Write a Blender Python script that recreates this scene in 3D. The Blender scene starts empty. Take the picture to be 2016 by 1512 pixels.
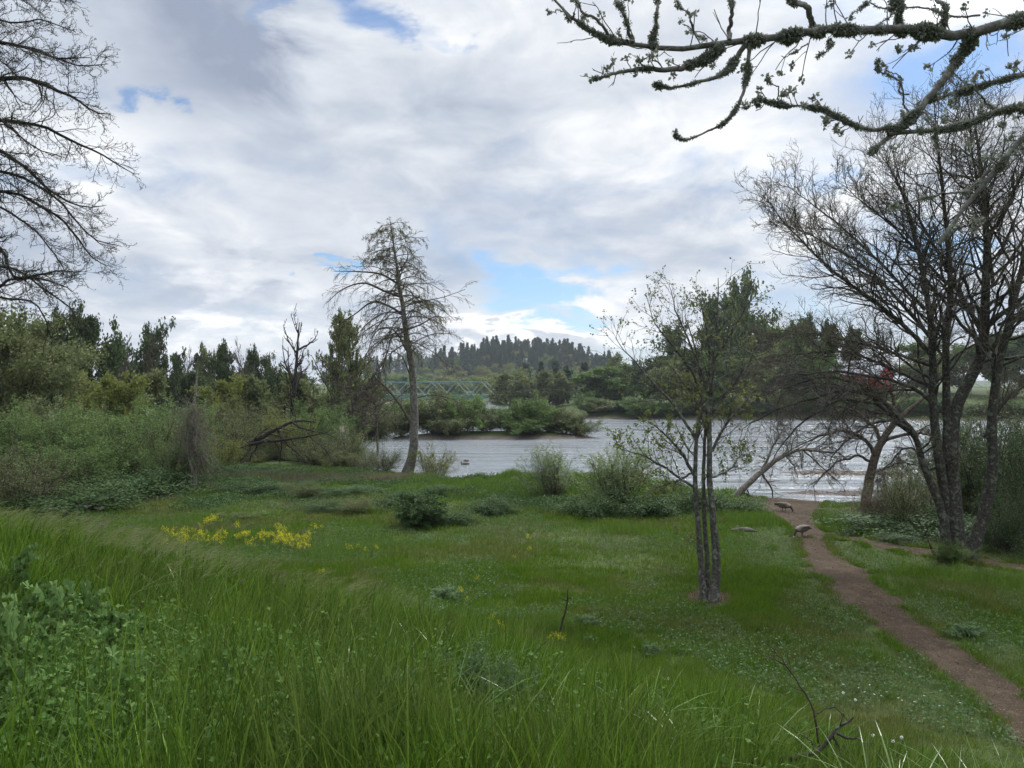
import bpy, math, random
import numpy as np
from mathutils import Vector, Matrix
R = np.random.default_rng(11)
random.seed(5)
scene = bpy.context.scene
COL = scene.collection
PI = math.pi
F = 1514.0                      # focal length in photograph pixels (2016 wide)
EYE = 7.5                       # eye height above the river
PITCH = math.atan(16 / F)
SUN_AZ, SUN_EL = math.radians(38), math.radians(48)
# ------------------------------------------------------------------ camera
cam = bpy.data.cameras.new("camera")
cam.sensor_width = 36.0
cam.lens = 36.0 * F / 2016
cam.clip_start, cam.clip_end = 0.05, 8000
camo = bpy.data.objects.new("camera", cam)
camo.location = (0, 0, EYE)
camo.rotation_euler = (PI / 2 + PITCH, 0, 0)
COL.objects.link(camo)
scene.camera = camo
# ------------------------------------------------------------------ exposure
scene.view_settings.view_transform = 'Standard'
scene.view_settings.look = 'None'
scene.view_settings.exposure = 0.35
scene.view_settings.gamma = 1.0
scene.cycles.max_bounces = 6
scene.cycles.diffuse_bounces = 3
scene.cycles.glossy_bounces = 3
scene.cycles.transmission_bounces = 4
scene.cycles.transparent_max_bounces = 4
scene.cycles.volume_bounces = 0


def nd(nt, typ, **kw):
    n = nt.nodes.new(typ)
    for k, v in kw.items():
        if k == 'in_':
            for i, val in v.items():
                s = n.inputs[i]
                if hasattr(val, 'node'):
                    nt.links.new(val, s)
                else:
                    s.default_value = val
        else:
            setattr(n, k, v)
    return n


def M(nt, op, a, b=0.0, c=0.0, clamp=False):
    n = nd(nt, 'ShaderNodeMath', operation=op, use_clamp=clamp, in_={0: a, 1: b, 2: c})
    return n.outputs[0]


def smooth(nt, x, lo, hi, a=0.0, b=1.0):
    n = nd(nt, 'ShaderNodeMapRange', interpolation_type='SMOOTHSTEP', in_={0: x, 1: lo, 2: hi, 3: a, 4: b})
    return n.outputs[0]


def px_dir(px, py):
    a, b = (px - 1008) / F, (756 - py) / F
    return np.array([a, math.cos(PITCH) - b * math.sin(PITCH), math.sin(PITCH) + b * math.cos(PITCH)])


# ------------------------------------------------------------------ sky with broken cloud
world = bpy.data.worlds.new("World")
scene.world = world
world.use_nodes = True
nt = world.node_tree
nt.nodes.clear()
SKY_STRENGTH = 0.1
tc = nd(nt, 'ShaderNodeTexCoord')
sep = nd(nt, 'ShaderNodeSeparateXYZ', in_={0: tc.outputs['Generated']})
X, Y, Z = sep.outputs
zc = M(nt, 'MAXIMUM', Z, 0.0)
den = M(nt, 'ADD', zc, 0.26)
pv = nd(nt, 'ShaderNodeCombineXYZ', in_={0: M(nt, 'DIVIDE', X, den), 1: M(nt, 'DIVIDE', Y, den), 2: M(nt, 'MULTIPLY', zc, 1.5)})
az = M(nt, 'ARCTAN2', X, Y)
el = M(nt, 'ARCSINE', Z)


def fbm(scale, detail, rough, dist, off):
    mp = nd(nt, 'ShaderNodeMapping', in_={0: pv.outputs[0], 1: off})
    n = nd(nt, 'ShaderNodeTexNoise', in_={'Vector': mp.outputs[0], 'Scale': scale, 'Detail': detail, 'Roughness': rough, 'Distortion': dist})
    return n.outputs[0]


n_big = fbm(1.3, 7, 0.58, 0.35, (3.1, 0.4, 0))
n_fine = fbm(4.2, 9, 0.60, 0.4, (7.7, 2.4, 1))
n_shade = fbm(2.1, 8, 0.54, 0.25, (1.2, 9.4, 2))
warp = M(nt, 'MULTIPLY', M(nt, 'SUBTRACT', n_fine, 0.5), 0.40)
warp2 = M(nt, 'MULTIPLY', M(nt, 'SUBTRACT', n_shade, 0.5), 0.26)


def blob(px, py, rx, ry, power):
    d = px_dir(px, py)
    d /= np.linalg.norm(d)
    a0, e0 = math.atan2(d[0], d[1]), math.asin(d[2])
    u = M(nt, 'DIVIDE', M(nt, 'SUBTRACT', M(nt, 'ADD', az, warp), a0), rx / F)
    v = M(nt, 'DIVIDE', M(nt, 'SUBTRACT', M(nt, 'ADD', el, warp2), e0), ry / F)
    r = M(nt, 'SQRT', M(nt, 'ADD', M(nt, 'MULTIPLY', u, u), M(nt, 'MULTIPLY', v, v)))
    return smooth(nt, r, 0.15, 1.0, power, 0.0)


def addup(x, items):
    for it in items:
        x = M(nt, 'ADD', x, blob(*it))
    return x


cover = M(nt, 'ADD', M(nt, 'MULTIPLY', n_big, 0.9), M(nt, 'MULTIPLY', M(nt, 'SUBTRACT', n_fine, 0.5), 0.55))
cover = addup(M(nt, 'ADD', cover, 0.26), [
    (1060, 562, 200, 66, -0.47), (1095, 630, 100, 34, -0.47), (610, 545, 50, 22, -0.45), (1830, 150, 260, 120, -0.40),
    (740, 8, 160, 40, -0.45), (300, 165, 90, 35, -0.35), (905, 40, 90, 40, -0.3), (1900, 480, 160, 80, -0.30),
    (520, 20, 60, 60, -0.25), (1600, 340, 120, 40, -0.2)])
cmask = smooth(nt, cover, 0.20, 0.74)
bright = M(nt, 'ADD', M(nt, 'MULTIPLY', M(nt, 'SUBTRACT', n_shade, 0.5), 1.45), 0.62)
bright = M(nt, 'ADD', bright, M(nt, 'MULTIPLY', M(nt, 'SUBTRACT', n_fine, 0.5), 0.95))
bright = addup(bright, [
    (330, 50, 420, 200, -0.42), (470, 120, 190, 130, -0.24), (650, 330, 350, 130, -0.14), (1020, 440, 560, 110, -0.16),
    (120, 420, 380, 260, -0.10), (350, 560, 300, 60, -0.10), (980, 640, 190, 45, 0.42), (1120, 665, 120, 26, 0.45),
    (1350, 330, 420, 220, 0.10), (1250, 250, 400, 260, 0.02), (480, 572, 260, 34, 0.25), (1250, 640, 160, 60, 0.22),
    (1700, 420, 400, 260, 0.16), (962, 641, 40, 15, -0.40), (260, 250, 160, 60, 0.15)])
bright = M(nt, 'ADD', bright, 0.0, clamp=True)
ramp = nd(nt, 'ShaderNodeValToRGB', in_={0: bright})
cr = ramp.color_ramp
cr.elements[0].position, cr.elements[0].color = 0.0, (2.7, 3.15, 4.1, 1)
cr.elements[1].position, cr.elements[1].color = 1.0, (8.7, 8.8, 8.9, 1)
e = cr.elements.new(0.45)
e.color = (4.7, 5.15, 5.9, 1)
e = cr.elements.new(0.72)
e.color = (6.3, 6.6, 7.05, 1)
sky = nd(nt, 'ShaderNodeTexSky', sky_type='NISHITA', sun_disc=False, sun_elevation=SUN_EL, sun_rotation=SUN_AZ,
         altitude=50, air_density=1.0, dust_density=0.6, ozone_density=1.2)
# cloud is brighter overhead and where the hidden sun shines through it
over = smooth(nt, el, math.radians(24), math.radians(70), 1.0, 3.2)
dot = nd(nt, 'ShaderNodeVectorMath', operation='DOT_PRODUCT', in_={0: tc.outputs['Generated'], 1: (math.sin(SUN_AZ) * math.cos(SUN_EL), math.cos(SUN_AZ) * math.cos(SUN_EL), math.sin(SUN_EL))})
glow = smooth(nt, dot.outputs['Value'], 0.88, 1.0, 0.0, 4.0)
lit = nd(nt, 'ShaderNodeVectorMath', operation='SCALE', in_={0: ramp.outputs[0], 'Scale': M(nt, 'ADD', over, glow)})
blue = nd(nt, 'ShaderNodeVectorMath', operation='MULTIPLY', in_={0: sky.outputs[0], 1: (0.70, 0.86, 1.02)})
mix = nd(nt, 'ShaderNodeMix', data_type='RGBA', in_={0: cmask})
nt.links.new(blue.outputs[0], mix.inputs[6])
nt.links.new(lit.outputs[0], mix.inputs[7])
bg = nd(nt, 'ShaderNodeBackground', in_={0: mix.outputs[2], 1: SKY_STRENGTH})
wo = nd(nt, 'ShaderNodeOutputWorld')
nt.links.new(bg.outputs[0], wo.inputs[0])
# ------------------------------------------------------------------ sun behind thin cloud
sl = bpy.data.lights.new("sun", 'SUN')
sl.energy = 2.3
sl.angle = math.radians(10)
sl.color = (1.0, 0.95, 0.87)
so = bpy.data.objects.new("sun", sl)
sd = Vector((math.sin(SUN_AZ) * math.cos(SUN_EL), math.cos(SUN_AZ) * math.cos(SUN_EL), math.sin(SUN_EL)))
so.rotation_euler = (-sd).to_track_quat('-Z', 'Y').to_euler()
so.location = (0, 0, 60)
COL.objects.link(so)


# ------------------------------------------------------------------ materials
def material(name):
    m = bpy.data.materials.new(name)
    m.use_nodes = True
    m.node_tree.nodes.clear()
    return m, m.node_tree


def finish(nt, shader):
    o = nd(nt, 'ShaderNodeOutputMaterial')
    nt.links.new(shader, o.inputs[0])


def mixcol(nt, f, a, b):
    n = nd(nt, 'ShaderNodeMix', data_type='RGBA', in_={0: f})
    for i, v in ((6, a), (7, b)):
        if hasattr(v, 'node'):
            nt.links.new(v, n.inputs[i])
        else:
            n.inputs[i].default_value = (*v, 1)
    return n.outputs[2]


def pos_noise(nt, scale, detail=4, rough=0.55, obj=False):
    if obj:
        t = nd(nt, 'ShaderNodeTexCoord').outputs['Object']
    else:
        t = nd(nt, 'ShaderNodeNewGeometry').outputs['Position']
    return nd(nt, 'ShaderNodeTexNoise', in_={'Vector': t, 'Scale': scale, 'Detail': detail, 'Roughness': rough}).outputs[0]


def leaf_mat(name, a, b, trans=0.35, rough=0.55, patch=None, patch_scale=0.12, spec=0.14):
    """foliage: each face has its own tint between two real leaf colours; light also passes through"""
    m, nt = material(name)
    at = nd(nt, 'ShaderNodeAttribute', attribute_name='tint').outputs['Fac']
    rnd = nd(nt, 'ShaderNodeObjectInfo').outputs['Random']
    f = M(nt, 'ADD', M(nt, 'MULTIPLY', at, 0.8), M(nt, 'MULTIPLY', rnd, 0.2))
    c = mixcol(nt, f, a, b)
    if patch:
        c = mixcol(nt, smooth(nt, pos_noise(nt, patch_scale, 3), 0.45, 0.62), c, mixcol(nt, at, patch[0], patch[1]))
    p = nd(nt, 'ShaderNodeBsdfPrincipled', in_={'Base Color': c, 'Roughness': rough, 'Specular IOR Level': spec})
    t = nd(nt, 'ShaderNodeBsdfTranslucent', in_={0: c})
    x = nd(nt, 'ShaderNodeMixShader', in_={0: trans})
    nt.links.new(p.outputs[0], x.inputs[1])
    nt.links.new(t.outputs[0], x.inputs[2])
    finish(nt, x.outputs[0])
    return m


def bark_mat(name, a, b, scale=8.0, lichen=None):
    m, nt = material(name)
    n = pos_noise(nt, scale, 6, 0.65)
    c = mixcol(nt, smooth(nt, n, 0.35, 0.65), a, b)
    if lichen:
        c = mixcol(nt, smooth(nt, pos_noise(nt, scale * 0.45, 5, 0.7), 0.52, 0.62), c, lichen)
    bp = nd(nt, 'ShaderNodeBump', in_={'Strength': 0.6, 'Distance': 0.02, 'Height': n})
    p = nd(nt, 'ShaderNodeBsdfPrincipled', in_={'Base Color': c, 'Roughness': 0.9, 'Specular IOR Level': 0.2, 'Normal': bp.outputs[0]})
    finish(nt, p.outputs[0])
    return m


def plain_mat(name, col, rough=0.7, var=0.25, scale=3.0, metal=0.0):
    m, nt = material(name)
    n = pos_noise(nt, scale, 5, 0.6)
    c = mixcol(nt, n, tuple(x * (1 - var) for x in col), tuple(min(1, x * (1 + var)) for x in col))
    p = nd(nt, 'ShaderNodeBsdfPrincipled', in_={'Base Color': c, 'Roughness': rough, 'Metallic': metal})
    finish(nt, p.outputs[0])
    return m


MAT = {}
MAT['bark_dark'] = bark_mat('dark_bark', (0.018, 0.016, 0.014), (0.05, 0.043, 0.036))
MAT['bark_grey'] = bark_mat('grey_bark', (0.06, 0.055, 0.05), (0.16, 0.15, 0.135), 6, (0.17, 0.19, 0.13))
MAT['bark_brown'] = bark_mat('brown_bark', (0.035, 0.026, 0.02), (0.09, 0.07, 0.055), 6, (0.075, 0.085, 0.05))
MAT['bark_moss'] = bark_mat('lichened_bark', (0.022, 0.02, 0.017), (0.06, 0.054, 0.046), 14, (0.10, 0.115, 0.085))
MAT['twig'] = bark_mat('twig_bark', (0.03, 0.022, 0.018), (0.07, 0.052, 0.043))
MAT['twig_grey'] = bark_mat('grey_twig_bark', (0.07, 0.06, 0.05), (0.15, 0.13, 0.11))
MAT['wood_pale'] = bark_mat('bleached_wood', (0.09, 0.08, 0.068), (0.22, 0.20, 0.175), 9)
MAT['moss'] = leaf_mat('moss', (0.13, 0.145, 0.12), (0.29, 0.31, 0.25), 0.3, 0.9)  # real moss, paled further: veiling sun glare is put into its colour
MAT['leaf_mid'] = leaf_mat('mid_green_leaf', (0.066, 0.118, 0.034), (0.161, 0.236, 0.066), 0.35)
MAT['leaf_dark'] = leaf_mat('dark_green_leaf', (0.031, 0.056, 0.022), (0.095, 0.129, 0.047), 0.3)
MAT['leaf_yellow'] = leaf_mat('yellow_green_leaf', (0.101, 0.128, 0.027), (0.230, 0.250, 0.061), 0.4)
MAT['leaf_olive'] = leaf_mat('olive_leaf', (0.085, 0.106, 0.045), (0.189, 0.217, 0.085), 0.35)
MAT['leaf_pale'] = leaf_mat('pale_willow_leaf', (0.136, 0.190, 0.084), (0.304, 0.380, 0.182), 0.45)
MAT['leaf_sage'] = leaf_mat('sage_leaf', (0.06, 0.115, 0.038), (0.15, 0.225, 0.10), 0.35)
MAT['leaf_bramble'] = leaf_mat('bramble_leaf', (0.027, 0.061, 0.020), (0.085, 0.144, 0.044), 0.25)
MAT['leaf_brown'] = leaf_mat('dead_leaf', (0.095, 0.068, 0.041), (0.230, 0.169, 0.108), 0.25)
MAT['needle'] = leaf_mat('conifer_needle', (0.021, 0.042, 0.025), (0.056, 0.088, 0.049), 0.15, 0.6)
MAT['grass_tall'] = leaf_mat('tall_grass_blade', (0.016, 0.046, 0.004), (0.155, 0.265, 0.026), 0.34, 0.45,
                             ((0.040, 0.080, 0.012), (0.15, 0.205, 0.042)), 0.45, 0.08)
MAT['grass_short'] = leaf_mat('meadow_grass_blade', (0.045, 0.100, 0.008), (0.140, 0.220, 0.020), 0.40, 0.5,
                              ((0.075, 0.100, 0.022), (0.175, 0.205, 0.050)), 0.35, 0.08)
MAT['grass_lush'] = leaf_mat('lush_grass_blade', (0.06, 0.115, 0.015), (0.13, 0.21, 0.035), 0.45, 0.5)
MAT['grass_dry'] = leaf_mat('dry_grass_blade', (0.10, 0.09, 0.052), (0.21, 0.19, 0.115), 0.35, 0.6)
MAT['petal_yellow'] = leaf_mat('yellow_petal', (0.56, 0.50, 0.012), (0.74, 0.68, 0.03), 0.35)
MAT['fluff'] = leaf_mat('seed_fluff', (0.72, 0.72, 0.68), (0.82, 0.82, 0.78), 0.4, 0.8)


# ------------------------------------------------------------------ object helpers
def mesh_np(name, V, faces, tint=None, smooth_shade=False):
    """faces: list of (n,k) int arrays; tint: per-face float in the same order"""
    me = bpy.data.meshes.new(name)
    V = np.asarray(V, np.float32)
    faces = [np.asarray(f, np.int32) for f in faces if len(f)]
    me.vertices.add(len(V))
    me.vertices.foreach_set('co', V.ravel())
    loops = np.concatenate([f.ravel() for f in faces])
    tot = np.concatenate([np.full(len(f), f.shape[1], np.int32) for f in faces])
    start = np.concatenate([[0], np.cumsum(tot)[:-1]]).astype(np.int32)
    me.loops.add(len(loops))
    me.loops.foreach_set('vertex_index', loops)
    me.polygons.add(len(tot))
    me.polygons.foreach_set('loop_start', start)
    me.polygons.foreach_set('use_smooth', np.full(len(tot), smooth_shade, bool))
    if tint is not None:
        a = me.attributes.new('tint', 'FLOAT', 'FACE')
        a.data.foreach_set('value', np.asarray(tint, np.float32))
    me.update(calc_edges=True)
    return me


class Build:
    """gathers pieces of one mesh"""
    def __init__(self):
        self.V, self.F, self.T, self.n = [], {3: [], 4: []}, {3: [], 4: []}, 0

    def add(self, V, Fs, tint=None):
        Fs = np.asarray(Fs)
        k = Fs.shape[1]
        self.V.append(np.asarray(V, float).reshape(-1, 3))
        self.F[k].append(Fs + self.n)
        self.T[k].append(np.full(len(Fs), 0.5) if tint is None else np.asarray(tint, float))
        self.n += len(self.V[-1])
        return self

    def mesh(self, name, smooth_shade=False):
        fs = [np.concatenate(self.F[k]) for k in (3, 4) if self.F[k]]
        ts = [np.concatenate(self.T[k]) for k in (3, 4) if self.F[k]]
        return mesh_np(name, np.concatenate(self.V), fs, np.concatenate(ts), smooth_shade)


def obj(name, me, mat, parent=None):
    o = bpy.data.objects.new(name, me)
    if mat is not None and me is not None and len(me.materials) == 0:
        me.materials.append(mat)
    COL.objects.link(o)
    if parent is not None:
        o.parent = parent
    return o


def tag(o, label, cat, group=None, kind=None):
    o['label'] = label
    o['category'] = cat
    if group:
        o['group'] = group
    if kind:
        o['kind'] = kind
    return o


def struct(o):
    o['kind'] = 'structure'
    return o


def thing(name, label, cat, loc=(0, 0, 0), group=None, rotz=0.0, scale=(1, 1, 1)):
    o = bpy.data.objects.new(name, None)
    o.empty_display_size = 0.1
    COL.objects.link(o)
    o.location = [float(v) for v in loc]
    o.rotation_euler = (0, 0, rotz)
    o.scale = [float(v) for v in scale]
    return tag(o, label, cat, group)


def norm(v):
    return v / np.maximum(np.linalg.norm(v, axis=-1, keepdims=True), 1e-9)


def tubes(B, P, Rad, k=5):
    """P (m,n,3) polylines, Rad (m,n)"""
    m, n, _ = P.shape
    if m == 0:
        return
    T = norm(np.gradient(P, axis=1))
    mt = norm(P[:, -1] - P[:, 0])
    ref = np.where(np.abs(mt[:, 2:3]) < 0.8, np.array([[0, 0, 1.0]]), np.array([[1.0, 0, 0]]))[:, None, :]
    A = norm(np.cross(T, ref))
    C = np.cross(T, A)
    ang = np.arange(k) * 2 * PI / k
    ring = P[:, :, None, :] + Rad[:, :, None, None] * (np.cos(ang)[None, None, :, None] * A[:, :, None, :] + np.sin(ang)[None, None, :, None] * C[:, :, None, :])
    idx = np.arange(m * n * k).reshape(m, n, k)
    a = idx[:, :-1, :]
    b = np.roll(idx, -1, 2)[:, :-1, :]
    c = np.roll(idx, -1, 2)[:, 1:, :]
    d = idx[:, 1:, :]
    B.add(ring.reshape(-1, 3), np.stack([a, b, c, d], -1).reshape(-1, 4), np.repeat(R.random(m), (n - 1) * k))


def box(B, c, s, rotz=0.0):
    x, y, z = np.array(s) / 2
    v = np.array([[i * x, j * y, l * z] for i in (-1, 1) for j in (-1, 1) for l in (-1, 1)])
    cs, sn = math.cos(rotz), math.sin(rotz)
    v = np.stack([v[:, 0] * cs - v[:, 1] * sn, v[:, 0] * sn + v[:, 1] * cs, v[:, 2]], 1) + np.array(c)
    B.add(v, [[0, 1, 3, 2], [4, 6, 7, 5], [0, 4, 5, 1], [2, 3, 7, 6], [0, 2, 6, 4], [1, 5, 7, 3]])


def bar(B, a, b, r, k=4):
    tubes(B, np.array([[a, b]], float), np.full((1, 2), r), k)


def leaves(B, C, size, aspect=0.38, up=0.0, dirs=None, droop=0.0, keep=None):
    """a four-cornered folded leaf at every point of C"""
    n = len(C)
    if n == 0:
        return
    size = np.broadcast_to(size, (n,)) * R.uniform(0.6, 1.35, n)
    d = R.normal(size=(n, 3)) if dirs is None else dirs + R.normal(size=(n, 3)) * 0.6
    d[:, 2] += up - droop
    d = norm(d)
    nr = R.normal(size=(n, 3))
    nr[:, 2] += 0.8
    s = norm(np.cross(d, nr))
    u = np.cross(s, d)
    L = size[:, None]
    v0 = C
    v1 = C + d * L * 0.45 + s * L * aspect + u * L * 0.10
    v2 = C + d * L
    v3 = C + d * L * 0.45 - s * L * aspect + u * L * 0.10
    V = np.stack([v0, v1, v2, v3], 1).reshape(-1, 3)
    B.add(V, np.arange(4 * n).reshape(n, 4), R.random(n))


def grow(S, D, L, rad, n, wander, trop, tip=0.3):
    m = len(S)
    P = np.zeros((m, n + 1, 3))
    P[:, 0] = S
    d = norm(np.array(D, float))
    st = (L / n)[:, None]
    for i in range(n):
        d = d + R.normal(size=(m, 3)) * wander
        d[:, 2] += trop
        d = norm(d)
        P[:, i + 1] = P[:, i] + d * st
    return P, rad[:, None] * np.linspace(1, tip, n + 1)[None]


def spawn(P, Rad, cnt, t0, t1, ang, lr, lf, rr, angv=10, minr=0.001, flat=0.0, power=1.0, prof=None):
    m, n1, _ = P.shape
    cnt = np.broadcast_to(np.asarray(cnt, float), (m,))
    ci = np.floor(cnt + R.random(m)).astype(int)
    idx = np.repeat(np.arange(m), ci)
    k = len(idx)
    if k == 0:
        return np.zeros((0, 3)), np.zeros((0, 3)), np.zeros(0), np.zeros(0)
    order = np.concatenate([(np.arange(c) + R.random(c)) / c for c in ci if c > 0])
    t = t0 + (t1 - t0) * order ** power
    f = np.clip(t * (n1 - 1), 0, n1 - 1.001)
    i = f.astype(int)
    w = (f - i)[:, None]
    S = P[idx, i] * (1 - w) + P[idx, i + 1] * w
    pd = norm(P[idx, i + 1] - P[idx, i])
    r = Rad[idx, i] * (1 - w[:, 0]) + Rad[idx, i + 1] * w[:, 0]
    pl = np.linalg.norm(np.diff(P, axis=1), axis=2).sum(1)[idx]
    q = R.normal(size=(k, 3))
    q[:, 2] *= (1 - flat)
    q = norm(np.cross(np.cross(pd, q), pd))
    a = np.radians(ang + R.normal(size=k) * angv)[:, None]
    D = np.cos(a) * pd + np.sin(a) * q
    sh = (1 - lf * t) if prof is None else prof(t)
    L = pl * lr * sh * R.uniform(0.65, 1.3, k)
    return S, D, L, np.maximum(np.minimum(r * 0.9, r * rr), minr)


def levels(P0, R0, spec):
    """spec: list of dicts, one for each order of branching"""
    out = [(P0, R0)]
    for s in spec:
        s = dict(s)
        n, wa, tr, tip = s.pop('n'), s.pop('wander'), s.pop('trop', 0.0), s.pop('tip', 0.35)
        S, D, L, r = spawn(out[-1][0], out[-1][1], **s)
        out.append(grow(S, D, L, r, n, wa, tr, tip))
    return out


def along(P, per, jit, t0=0.15):
    """points scattered along polylines"""
    m, n1, _ = P.shape
    idx = np.repeat(np.arange(m), per)
    t = t0 + (1 - t0) * R.random(len(idx))
    f = np.clip(t * (n1 - 1), 0, n1 - 1.001)
    i = f.astype(int)
    w = (f - i)[:, None]
    return P[idx, i] * (1 - w) + P[idx, i + 1] * w + R.normal(size=(len(idx), 3)) * jit, norm(P[idx, i + 1] - P[idx, i])


def curve_pts(pts, n):
    """smooth resample of a hand-placed polyline"""
    pts = np.asarray(pts, float)
    if len(pts) > 2:
        q = np.vstack([2 * pts[0] - pts[1], pts, 2 * pts[-1] - pts[-2]])
        o = []
        for i in range(1, len(q) - 2):
            t = np.linspace(0, 1, 12, endpoint=False)[:, None]
            a, b, c, d = q[i - 1], q[i], q[i + 1], q[i + 2]
            o.append(0.5 * (2 * b + (c - a) * t + (2 * a - 5 * b + 4 * c - d) * t ** 2 + (-a + 3 * b - 3 * c + d) * t ** 3))
        pts = np.vstack(o + [pts[-1:]])
    s = np.concatenate([[0], np.cumsum(np.linalg.norm(np.diff(pts, axis=0), axis=1))])
    u = np.linspace(0, s[-1], n)
    return np.stack([np.interp(u, s, pts[:, j]) for j in range(3)], 1)

MAT['grass_broad'] = leaf_mat('broad_grass_blade', (0.05, 0.105, 0.014), (0.14, 0.225, 0.045), 0.35, 0.30, None, 0.1, 0.35)
MAT['leaf_thistle'] = leaf_mat('thistle_leaf', (0.05, 0.11, 0.028), (0.16, 0.25, 0.085), 0.3, 0.6, None, 0.1, 0.06)
MAT['bark_lichen'] = bark_mat('grey_lichen_bark', (0.07, 0.066, 0.06), (0.16, 0.15, 0.14), 14, (0.20, 0.215, 0.18))  # lichened limb bark, lightened in colour to stand in for sun glare
MAT['bark_mid'] = bark_mat('mid_lichened_bark', (0.04, 0.037, 0.033), (0.10, 0.093, 0.083), 14, (0.17, 0.185, 0.15))
# ------------------------------------------------------------------ terrain
def W(px, py, y):
    """world point seen at a photograph pixel at distance y along the view axis"""
    d = px_dir(px, py)
    return np.array([0, 0, EYE]) + d * (y / d[1])


def on_plane(px, py, z=1.5):
    d = px_dir(px, py)
    return np.array([0, 0, EYE]) + d * ((z - EYE) / d[2])


NEAR_SHORE = np.array([(900, -60), (200, 16), (90, 28), (60, 34), (35, 43), (23, 47.5), (18, 49.5), (8, 56), (-2, 60), (-10, 67), (-22, 82), (-30, 100),
                       (-36, 130), (-30, 180), (-22, 260), (-16, 340), (-32, 395), (-90, 425), (-400, 440), (-3000, 440)], float)
NEAR_LAND = np.vstack([NEAR_SHORE, [(-3000, -800), (900, -800)]])
FAR_SHORE = np.array([(-3000, 560), (-400, 560), (-120, 545), (-24, 520), (-12, 460), (-6, 420), (1, 345), (11, 270), (21, 218), (60, 208), (140, 203), (400, 195), (3000, 190)], float)
FAR_LAND = np.vstack([FAR_SHORE, [(3000, 5000), (-3000, 5000)]])


def seg_dist(x, y, line):
    d = np.full(x.shape, 1e9)
    for (ax, ay), (bx, by) in zip(line[:-1], line[1:]):
        ex, ey = bx - ax, by - ay
        t = np.clip(((x - ax) * ex + (y - ay) * ey) / (ex * ex + ey * ey), 0, 1)
        d = np.minimum(d, np.hypot(x - ax - t * ex, y - ay - t * ey))
    return d


def inside(x, y, poly):
    r = np.zeros(x.shape, bool)
    q = np.roll(poly, -1, 0)
    for (ax, ay), (bx, by) in zip(poly, q):
        if ay == by:
            continue
        c = ((ay > y) != (by > y)) & (x < (bx - ax) * (y - ay) / (by - ay) + ax)
        r ^= c
    return r


class VNoise:
    def __init__(self, seed):
        self.t = np.random.default_rng(seed).random((64, 64))

    def __call__(self, x, y):
        xi, yi = np.floor(x).astype(int), np.floor(y).astype(int)
        fx, fy = x - xi, y - yi
        fx, fy = fx * fx * (3 - 2 * fx), fy * fy * (3 - 2 * fy)
        g = lambda a, b: self.t[a % 64, b % 64]
        return (g(xi, yi) * (1 - fx) + g(xi + 1, yi) * fx) * (1 - fy) + (g(xi, yi + 1) * (1 - fx) + g(xi + 1, yi + 1) * fx) * fy - 0.5


N1, N2, N3 = VNoise(1), VNoise(2), VNoise(3)
SA, CA = math.sin(math.radians(35)), math.cos(math.radians(35))


def level_down(x, y):
    return x * SA + y * CA


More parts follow.
